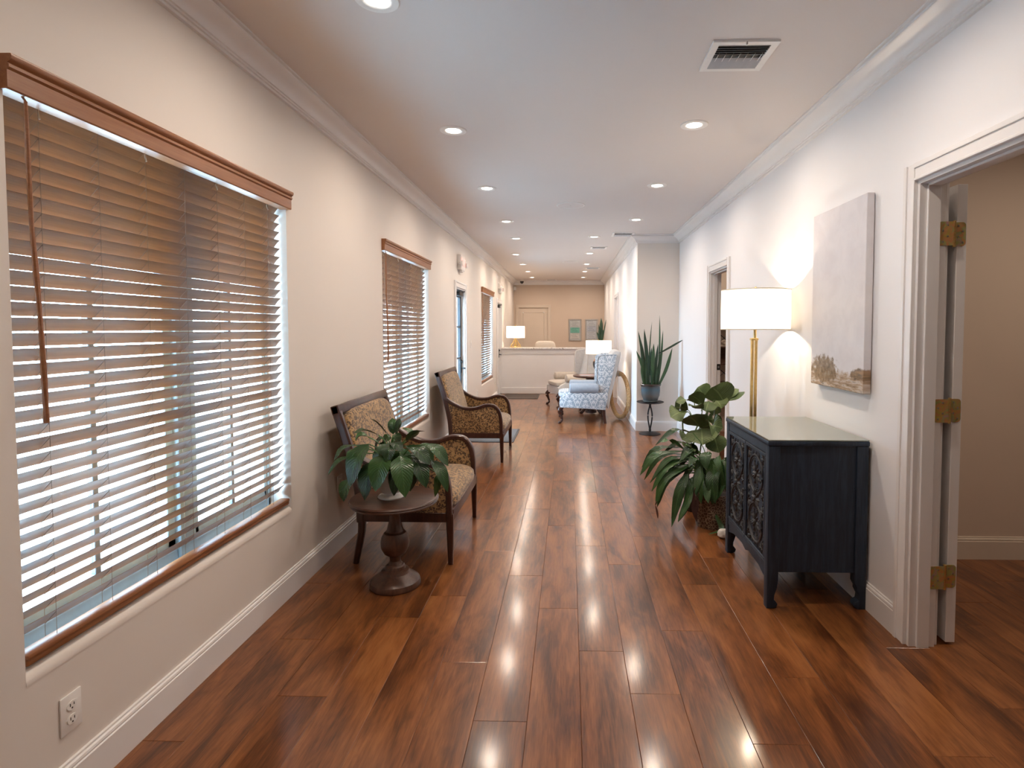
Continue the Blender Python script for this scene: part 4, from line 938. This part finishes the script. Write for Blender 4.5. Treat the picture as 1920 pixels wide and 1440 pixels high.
# canvas painting
t_ = NT('misty_canvas_print'); tc_ = t_.node('ShaderNodeTexCoord'); sp_ = t_.node('ShaderNodeSeparateXYZ'); t_.link(tc_.outputs['Object'], sp_.inputs[0]); y_, z_ = sp_.outputs[1], sp_.outputs[2]
v_ = t_.coord(); n1 = t_.noise(v_, 7, 5, .6, .4); n2 = t_.noise(v_, 30, 4, .6); n3 = t_.noise(t_.coord((1, 4, 26)), 3, 4, .6, .3)
sky = t_.ramp(n1, [(.3, (0.64, 0.61, 0.63)), (.55, (0.74, 0.72, 0.74)), (.75, (0.80, 0.78, 0.79))])
gl_ = t_.ramp(t_.math('ADD', z_, t_.math('MULTIPLY', n1, .1)), [(.3, (0.74, 0.75, 0.80)), (.5, (0.82, 0.79, 0.77)), (.7, (0.72, 0.69, 0.71))])
sky = t_.mix(.45, sky, gl_)
zn = t_.math('ADD', z_, t_.math('MULTIPLY', t_.math('SUBTRACT', n2, .5), .10))
land = t_.ramp(n3, [(.3, (0.20, 0.13, 0.08)), (.48, (0.42, 0.30, 0.20)), (.6, (0.60, 0.52, 0.46)), (.75, (0.12, 0.09, 0.07))])
c_ = t_.mix(t_.ramp(zn, [(.085, (1, 1, 1)), (.11, (0, 0, 0))]), sky, land)
ey = t_.math('DIVIDE', t_.math('SUBTRACT', y_, .14), .19); ez = t_.math('DIVIDE', t_.math('SUBTRACT', z_, .10), .085)
rr = t_.math('ADD', t_.math('ADD', t_.math('MULTIPLY', ey, ey), t_.math('MULTIPLY', ez, ez)), t_.math('MULTIPLY', t_.math('SUBTRACT', n2, .5), 2.2))
tree = t_.ramp(n2, [(.3, (0.10, 0.075, 0.045)), (.5, (0.26, 0.17, 0.09)), (.7, (0.36, 0.30, 0.22))])
c_ = t_.mix(t_.ramp(rr, [(.55, (.9, .9, .9)), (1.0, (0, 0, 0))]), c_, tree)
ey = t_.math('DIVIDE', t_.math('ADD', y_, .27), .10); ez = t_.math('DIVIDE', t_.math('SUBTRACT', z_, .095), .035)
rr = t_.math('ADD', t_.math('ADD', t_.math('MULTIPLY', ey, ey), t_.math('MULTIPLY', ez, ez)), t_.math('MULTIPLY', t_.math('SUBTRACT', n2, .5), 1.6))
c_ = t_.mix(t_.ramp(rr, [(.6, (.9, .9, .9)), (1.0, (0, 0, 0))]), c_, t_.ramp(n3, [(.4, (0.10, 0.075, 0.05)), (.6, (0.34, 0.20, 0.09))]))
t_.set(c_, .8); t_.bump(t_.noise(v_, 700, 1), .2, .001); M['painting'] = t_.m
pa = thing('canvas_painting', 'tall pale misty landscape canvas hanging over the cabinet', 'painting', (XR - .0005, 3.20, 1.10))
MB().rbox(-.042, -.004, -.31, .31, 0, 1.012, .003, 1).build('canvas', M['painting'], pa, smooth=False)
b = MB()
for q in ((-.30, .30, .012, .04), (-.30, .30, .97, 1.0), (-.30, -.27, .04, .97), (.27, .30, .04, .97)): b.box(-.006, 0, *q)
b.build('stretcher_bars', M['walnut'], pa, smooth=False)

# lamps
def bulb_light(parent, loc, w, r=.03):
    d = bpy.data.lights.new('bulb_light', 'POINT'); d.energy = w; d.color = LAMP_C; d.shadow_soft_size = r
    o = bpy.data.objects.new('bulb_light', d); COL.objects.link(o); o.parent = parent; o.location = loc
def drum_shade(t, z0, z1, r, m=None):
    sh = MB().lathe([(r, z0), (r, z1)], 56, caps=False).build('lamp_shade', m or M['shade'], t)
    MB().lathe([(r + .0012, z0), (r + .0012, z0 + .007), (r - .003, z0 + .007), (r - .003, z0), (r + .0012, z0)], 56).lathe([(r + .0012, z1 - .007), (r + .0012, z1), (r - .003, z1), (r - .003, z1 - .007), (r + .0012, z1 - .007)], 56).build('shade_band', M['shade_trim'], sh)
    return sh
fl = thing('floor_lamp', 'brass floor lamp with a glowing white drum shade behind the cabinet', 'lamp', (1.288, 3.955, 0))
MB().lathe([(0, 0), (.125, 0), (.127, .008), (.122, .016), (.03, .022), (0, .022)], 36).build('lamp_base', M['brass'], fl)
for (px, py, zt) in ((-.018, 0, 1.36), (.012, .014, 1.365)):
    MB().rbox(px - .009, px + .009, py - .009, py + .009, .018, zt, .0015, 1).build('lamp_pole', M['brass'], fl)
MB().rbox(-.028, .022, -.012, .026, 1.352, 1.368, .003, 1).lathe([(.010, 1.365), (.010, 1.42), (.016, 1.43), (.018, 1.47), (.012, 1.475)], 14).build('lamp_socket', M['brass'], fl)
MB().lathe([(.012, 1.475), (.018, 1.49), (.030, 1.525), (.030, 1.55), (.018, 1.58), (0, 1.588)], 18).build('bulb', M['bulb'], fl)
bulb_light(fl, (0, 0, 1.555), 14, .014)
drum_shade(fl, 1.425, 1.70, .228)
hb = MB()
for a in (0, 2 * PI / 3, 4 * PI / 3): hb.tube([(0, 0, 1.692), (.2265 * math.cos(a), .2265 * math.sin(a), 1.692)], .002, 5)
hb.tube([(.0, .0, 1.47), (.045, 0, 1.50), (.05, 0, 1.62), (0, 0, 1.692)], .0018, 5).lathe([(.004, 1.69), (.008, 1.70), (.010, 1.712), (.004, 1.722), (0, 1.723)], 10).build('shade_spider', M['brass'], fl)

# wing chairs
def wing_chair(loc, rz, label, side, armm, seatm, backm):
    t = thing('wing_chair', label, 'wing chair', loc, rz, 'wing chairs')
    HW = .345
    lower = [(-.385, .243), (-.395, .30), (-.392, .37), (-.33, .42), (-.225, .468), (.335, .468), (.335, .40), (.300, .205), (-.0, .226)]
    wing = [(.170, .453), (.165, .60), (.172, .86), (.180, .985), (.205, 1.022), (.27, 1.04), (.46, 1.045), (.475, 1.02), (.335, .434)]
    for s in (-1, 1):
        y0, y1 = sorted((s * HW, s * (HW - .075)))
        MB().prism(lower, y0, y1, 'Y', .014).build('side_panel', side, t)
        y0, y1 = sorted((s * (HW - .005), s * (HW - .06)))
        MB().prism(wing, y0, y1, 'Y', .016).build('wing', side, t)
        ar = MB().lathe([(0, -.245), (.055, -.243), (.072, -.23), (.076, -.20), (.074, .0), (.072, .18), (.05, .2)], 20, (0, s * (HW - .03), .535), 'X'); ar.build('arm', armm, t)
        MB().tube(bez([(-.36, s * (HW - .045), .25), (-.395, s * (HW - .03), .20), (-.372, s * (HW - .04), .12), (-.355, s * (HW - .045), .06), (-.375, s * (HW - .035), .028), (-.405, s * (HW - .03), .012)], 4), [.04] + [.038] * 3 + [.036, .032, .028, .024] + [.020] * 4 + [.018] * 3 + [.017, .019, .022, .024, .024, .022, .018, .012], 10).lathe([(0, 0), (.02, 0), (.024, .01), (.018, .02), (0, .024)], 10, (-.395, s * (HW - .03), 0)).build('leg', M['mahogany'], t)
        MB().bar([(.275, .23), (.282, .12), (.30, 0)], .048, .052, s * (HW - .04), [1, .9, .75]).build('leg', M['mahogany'], t)
    b = MB(); b.prism([(-.385, .243), (-.395, .32), (-.385, .385), (.30, .385), (.29, .22)], -HW + .07, HW - .07, 'Y', .012); b.build('seat_box', side, t)
    MB().cushion(-.415, .24, -HW + .07, HW - .07, .375, .485, .3, 32, 12, .5).build('seat_cushion', seatm, t)
    back = [(.20, .40), (.345, .22), (.385, .40), (.50, .90), (.535, 1.05), (.535, 1.085), (.50, 1.105), (.44, 1.105), (.40, 1.07), (.36, .98), (.25, .55)]
    MB().prism(back, -HW + .02, HW - .02, 'Y', .03).build('back', backm, t)
    pp = MB()
    for s in (-1, 1): pp.tube([(x, s * (HW - .004), z) for x, z in wing[1:8]], .004, 6)
    pp.build('piping', armm, t)
    return t
wing_chair((.25, 8.85, 0), 0, 'wing chair in pale blue-grey damask seen from the side', M['damask'], M['blue_velvet'], M['damask'], M['grey_back'])
wing_chair((.06, 10.56, 0), math.radians(20), 'beige wing chair half hidden behind the small lamp table', M['grey_back'], M['beige_fabric'], M['beige_fabric'], M['grey_back'])

# round lamp table between the wing chairs
rt = thing('lamp_table', 'dark round wooden table between the two wing chairs', 'table', (.37, 9.56, 0))
MB().lathe([(0, .655), (.285, .655), (.30, .65), (.307, .64), (.30, .628), (.285, .622), (.24, .615), (0, .615)], 44).build('table_top', M['mahogany'], rt)
MB().lathe([(.09, .615), (.085, .58), (.06, .54), (.055, .40), (.07, .33), (.085, .25), (.085, .20), (.09, .19), (.09, .06), (.10, .05), (.10, .02), (0, .02)], 28).build('pedestal', M['mahogany'], rt)
for k in range(4):
    a = PI / 4 + k * PI / 2; ca, sa = math.cos(a), math.sin(a)
    MB().tube(bez([(.05 * ca, .05 * sa, .14), (.13 * ca, .13 * sa, .12), (.20 * ca, .20 * sa, .06), (.25 * ca, .25 * sa, .03)], 4), [.035] * 5 + [.03] * 4 + [.028, .03, .03, .02], 10).build('foot', M['mahogany'], rt)
bk = thing('magazine', 'thin magazine lying on the dark lamp table', 'magazine', (.30, 9.44, .655), .1)
MB().rbox(-.12, .12, -.08, .08, 0, .010, .002, 1).build('magazine_pages', M['white'], bk); MB().box(-.121, .121, -.081, .081, .010, .0112).build('magazine_cover', mat('magazine_cover', (.35, .22, .22), .4), bk, smooth=False)
tl = thing('table_lamp', 'urn lamp with a glowing drum shade on the lamp table', 'lamp', (.50, 9.58, .655))
t_ = NT('copper_to_black_glaze'); tc_ = t_.node('ShaderNodeTexCoord'); sp_ = t_.node('ShaderNodeSeparateXYZ'); t_.link(tc_.outputs['Object'], sp_.inputs[0])
t_.set(t_.ramp(t_.math('ADD', t_.math('MULTIPLY', sp_.outputs[2], 3.2), t_.math('MULTIPLY', t_.noise(t_.coord(), 12, 2), .06)), [(.55, (0.02, 0.022, 0.028)), (.74, (0.05, 0.035, 0.03)), (.85, (0.34, 0.16, 0.09))]), .25, .3); M['urn'] = t_.m
MB().lathe([(0, 0), (.05, 0), (.052, .012), (.040, .02), (.055, .06), (.085, .13), (.098, .18), (.095, .22), (.075, .26), (.045, .285), (.03, .30), (.03, .315), (0, .315)], 28).build('lamp_base', M['urn'], tl)
MB().lathe([(.012, .31), (.012, .37), (.018, .375), (.018, .40), (0, .40)], 12).build('lamp_socket', M['brass'], tl)
MB().lathe([(.012, .40), (.03, .45), (.03, .475), (0, .51)], 14).build('bulb', M['bulb'], tl); bulb_light(tl, (0, 0, .47), 14)
drum_shade(tl, .355, .58, .215)
MB().tube([(-.2, 0, .57), (.2, 0, .57)], .002, 5).lathe([(.004, .565), (.009, .585), (0, .60)], 8).build('shade_spider', M['brass'], tl)

# thick rope ring leaning at the wall behind the wing chair
rm = thing('rope_wreath', 'thick braided rope ring leaning at the wall behind the wing chair', 'wreath', (.80, 8.95, .385), math.radians(-71.5))
R = .345
MB().tube([(R * math.cos(PI / 2 + q * .05), -.028 + .0 * q, R * math.sin(PI / 2 + q * .05)) for q in range(-3, 4)], .045, 10, up=(0, 1, 0)).build('rope_binding', M['beige_fabric'], rm)
rp = MB()
for strand in range(3):
    pts = []
    for q in range(241):
        a = 2 * PI * q / 240; ph = a * 30 + strand * 2 * PI / 3; rr = R + .018 * math.cos(ph); pts.append((rr * math.cos(a), .018 * math.sin(ph), rr * math.sin(a)))
    rp.tube(pts, .017, 6, up=(0, 1, 0))
tag(rp.build('rope_frame', M['rope'], rm), kind='stuff')
# mats
for (x0, x1, y0, y1, lab) in ((-1.44, -.70, 7.06, 8.0, 'dark grey mat inside the glazed entrance door'), (-1.40, -.64, 11.5, 12.32, 'small dark grey mat before the reception counter')):
    t = thing('door_mat', lab, 'mat', ((x0 + x1) / 2, (y0 + y1) / 2, 0), 0, 'grey door mats'); hx, hy = (x1 - x0) / 2, (y1 - y0) / 2
    MB().rbox(-hx, hx, -hy, hy, .0005, .006, .002, 1).build('mat_backing', M['dark_slot'], t); MB().rbox(-hx + .02, hx - .02, -hy + .02, hy - .02, .004, .010, .003, 1).build('mat_pile', M['mat_grey'], t)

# reception counter
ct = thing('reception_counter', 'white panelled reception counter with a pale granite top across the hall', 'counter', (0, 12.46, 0))
MB().box(XL + .003, XF - .003, .02, .14, 0, .985).build('counter_front', M['trim'], ct, smooth=False)
b = MB(); b.rbox(XL + .003, XF - .003, 0, .03, .90, .985, .004, 1).rbox(XL + .003, XF - .003, .004, .03, .872, .892, .004, 1).build('counter_rail', M['trim'], ct, smooth=False)
MB().rbox(XL + .003, XF - .003, .0, .03, 0, .135, .005, 1).build('counter_plinth', M['trim'], ct, smooth=False)
t_ = NT('pale_granite'); n_ = t_.noise(t_.coord(), 16, 6, .65, 1.2); t_.set(t_.ramp(n_, [(.38, (0.30, 0.25, 0.24)), (.46, (0.66, 0.62, 0.60)), (.6, (0.80, 0.78, 0.77)), (.72, (0.5, 0.46, 0.45))]), .15); M['granite'] = t_.m
MB().rbox(XL + .002, XF - .002, -.04, .42, .985, 1.018, .006, 2).build('counter_top', M['granite'], ct)
outlet((-.185, 12.462, .40), -PI / 2, 'white outlet on the face of the reception counter')
# lamp on the counter
cl = thing('counter_lamp', 'ornate table lamp with a glowing square shade on the reception counter', 'lamp', (-1.20, 12.66, 1.018), math.radians(30))
a0, z0, z1 = .155, .215, .475
sh = MB().add([(x_, y_, z_) for z_ in (z0, z1) for x_, y_ in ((-a0, -a0), (a0, -a0), (a0, a0), (-a0, a0))], [(q, (q + 1) % 4, 4 + (q + 1) % 4, 4 + q) for q in range(4)])
sh.build('lamp_shade', M['shade'], cl, smooth=False)
b = MB(); b.rbox(-.11, .11, -.08, .08, 0, .018, .004, 1)
for s in (-1, 1):
    b.tube(bez([(s * .10, 0, .018), (s * .115, 0, .05), (s * .075, 0, .085), (s * .05, 0, .13), (0, 0, .205)], 4), .012, 8)
    b.tube([(s * .07 + .022 * math.cos(q * .5), 0, .055 + .022 * math.sin(q * .5)) for q in range(13)], .007, 6)
b.lathe([(.03, .018), (.038, .06), (.022, .10), (.03, .13), (.012, .17), (.010, .215)], 14).build('lamp_base', M['brass'], cl)
MB().lathe([(.012, .215), (.014, .25), (0, .25)], 10).lathe([(.004, .46), (.010, .48), (.012, .50), (0, .512)], 10).tube([(-a0, -a0, z1 - .01), (a0, a0, z1 - .01)], .002, 5).build('lamp_stem', M['brass'], cl)
MB().lathe([(.012, .25), (.028, .30), (.028, .33), (0, .36)], 14).build('bulb', M['bulb'], cl); bulb_light(cl, (0, 0, .335), 14)
# desk chair
oc = thing('desk_chair', 'cream leather chair back showing above the reception counter', 'chair', (-.565, 13.35, 0))
MB().cushion(-.245, .245, -.05, .06, .60, 1.15, .45, 28, 16, .4).build('backrest', M['cream_leather'], oc)
MB().cushion(-.25, .25, -.02, .50, .42, .53, .4, 28, 10, .5).build('seat', M['cream_leather'], oc)
MB().lathe([(.03, .08), (.03, .30), (.022, .30), (.022, .43)], 14, (0, .22, 0)).tube([(0, .22, .43), (0, .02, .45), (0, .035, .7)], .018, 8).build('column', M['black_metal'], oc)
for k in range(5):
    a = k * 2 * PI / 5; MB().tube([(0, .22, .10), (.28 * math.cos(a), .22 + .28 * math.sin(a), .065)], [.022, .014], 8).blob((.28 * math.cos(a), .22 + .28 * math.sin(a), .03), .03, n=10).build('wheel_leg', M['black_metal'], oc)
# framed certificates
def cert(x0, x1, lab, cols):
    t = thing('picture_frame', lab, 'picture', ((x0 + x1) / 2, YE, 1.11), 0, 'framed notices on the end wall'); hw = (x1 - x0) / 2; h = .59; fw = .028
    b = MB()
    for q in ((-hw, hw, 0, fw), (-hw, hw, h - fw, h), (-hw, -hw + fw, fw, h - fw), (hw - fw, hw, fw, h - fw)): b.rbox(q[0], q[1], -.022, 0, q[2], q[3], .004, 1)
    b.build('frame', M['silver'], t, smooth=False)
    MB().box(-hw + fw, hw - fw, -.008, -.004, fw, h - fw).build('mount_board', mat('mount_board', (.42, .43, .44), .5), t, smooth=False)
    for k, (z0, z1, c) in enumerate(cols):
        p = MB().box(-hw + .05, hw - .05, -.010, -.0085, z0, z1).build('printed_sheet', mat('sheet_' + c[0], c[1], .5), t, smooth=False)
        ln = MB()
        n = max(2, int((z1 - z0) / .035))
        for q in range(n): ln.box(-hw + .075 + .02 * (q % 2), hw - .075 - .03 * (q % 3), -.0108, -.0099, z0 + (z1 - z0) * (q + .4) / n, z0 + (z1 - z0) * (q + .4) / n + .008)
        tag(ln.build('text_line', mat('ink_' + c[0], tuple(v * .35 for v in c[1]), .6), p, smooth=False), kind='stuff')
cert(-.014, .332, 'silver frame with a green banded notice on the end wall', [(.05, .21, ('cream', (.55, .52, .50))), (.215, .36, ('green', (.16, .42, .34))), (.365, .54, ('grey', (.46, .48, .48)))])
cert(.432, .778, 'silver frame with a grey printed notice beside the snake plant', [(.05, .24, ('pale', (.50, .52, .56))), (.25, .40, ('blue', (.44, .47, .54))), (.41, .54, ('mist', (.5, .53, .56)))])
# second snake plant on the counter
s2 = thing('snake_plant', 'small snake plant rising behind the drum lamp on the counter end', 'plant', (.715, 12.64, 1.018))
MB().lathe([(0, 0), (.06, 0), (.075, .10), (.08, .13), (.085, .135), (.078, .14), (.07, .12), (0, .12)], 24).build('pot', M['black_metal'], s2)
for (x0, x1, y1, h, w) in ((-.01, .0, .02, .66, .085), (.03, .115, .0, .63, .03), (-.03, -.03, -.03, .48, .06), (.03, .05, .03, .40, .05), (-.03, -.10, 0, .35, .04), (0, .03, -.03, .35, .06), (-.02, -.055, .02, .52, .03)):
    snake_leaf(s2, (x0, y1 * .5, .12), (x1, y1, h), w, (.0, 0, .02))
# decor on the wall of the room behind the mid doorway
wd = thing('wall_decor', 'dark boxes joined by black zigzag iron seen through the mid doorway', 'wall decor', (2.14, YBUMP - .02, 0))
for (z0, z1) in ((.94, 1.19), (.45, .71), (1.42, 1.85)):
    b = MB(); b.rbox(-.16, .16, -.10, 0, z0, z0 + .02, .002, 1).rbox(-.16, .16, -.10, 0, z1 - .02, z1, .002, 1).rbox(-.16, -.14, -.10, 0, z0, z1, .002, 1).rbox(.14, .16, -.10, 0, z0, z1, .002, 1).box(-.15, .15, -.01, -.004, z0, z1)
    b.build('shadow_box', M['walnut'], wd, smooth=False)
for (z0, z1) in ((1.19, 1.42), (.71, .94)):
    for s in (-1, 1):
        MB().tube([(s * .14, -.05, z0), (0, -.05, (z0 + z1) / 2), (s * .14, -.05, z1)], .008, 6).build('iron_zigzag', M['black_metal'], wd)
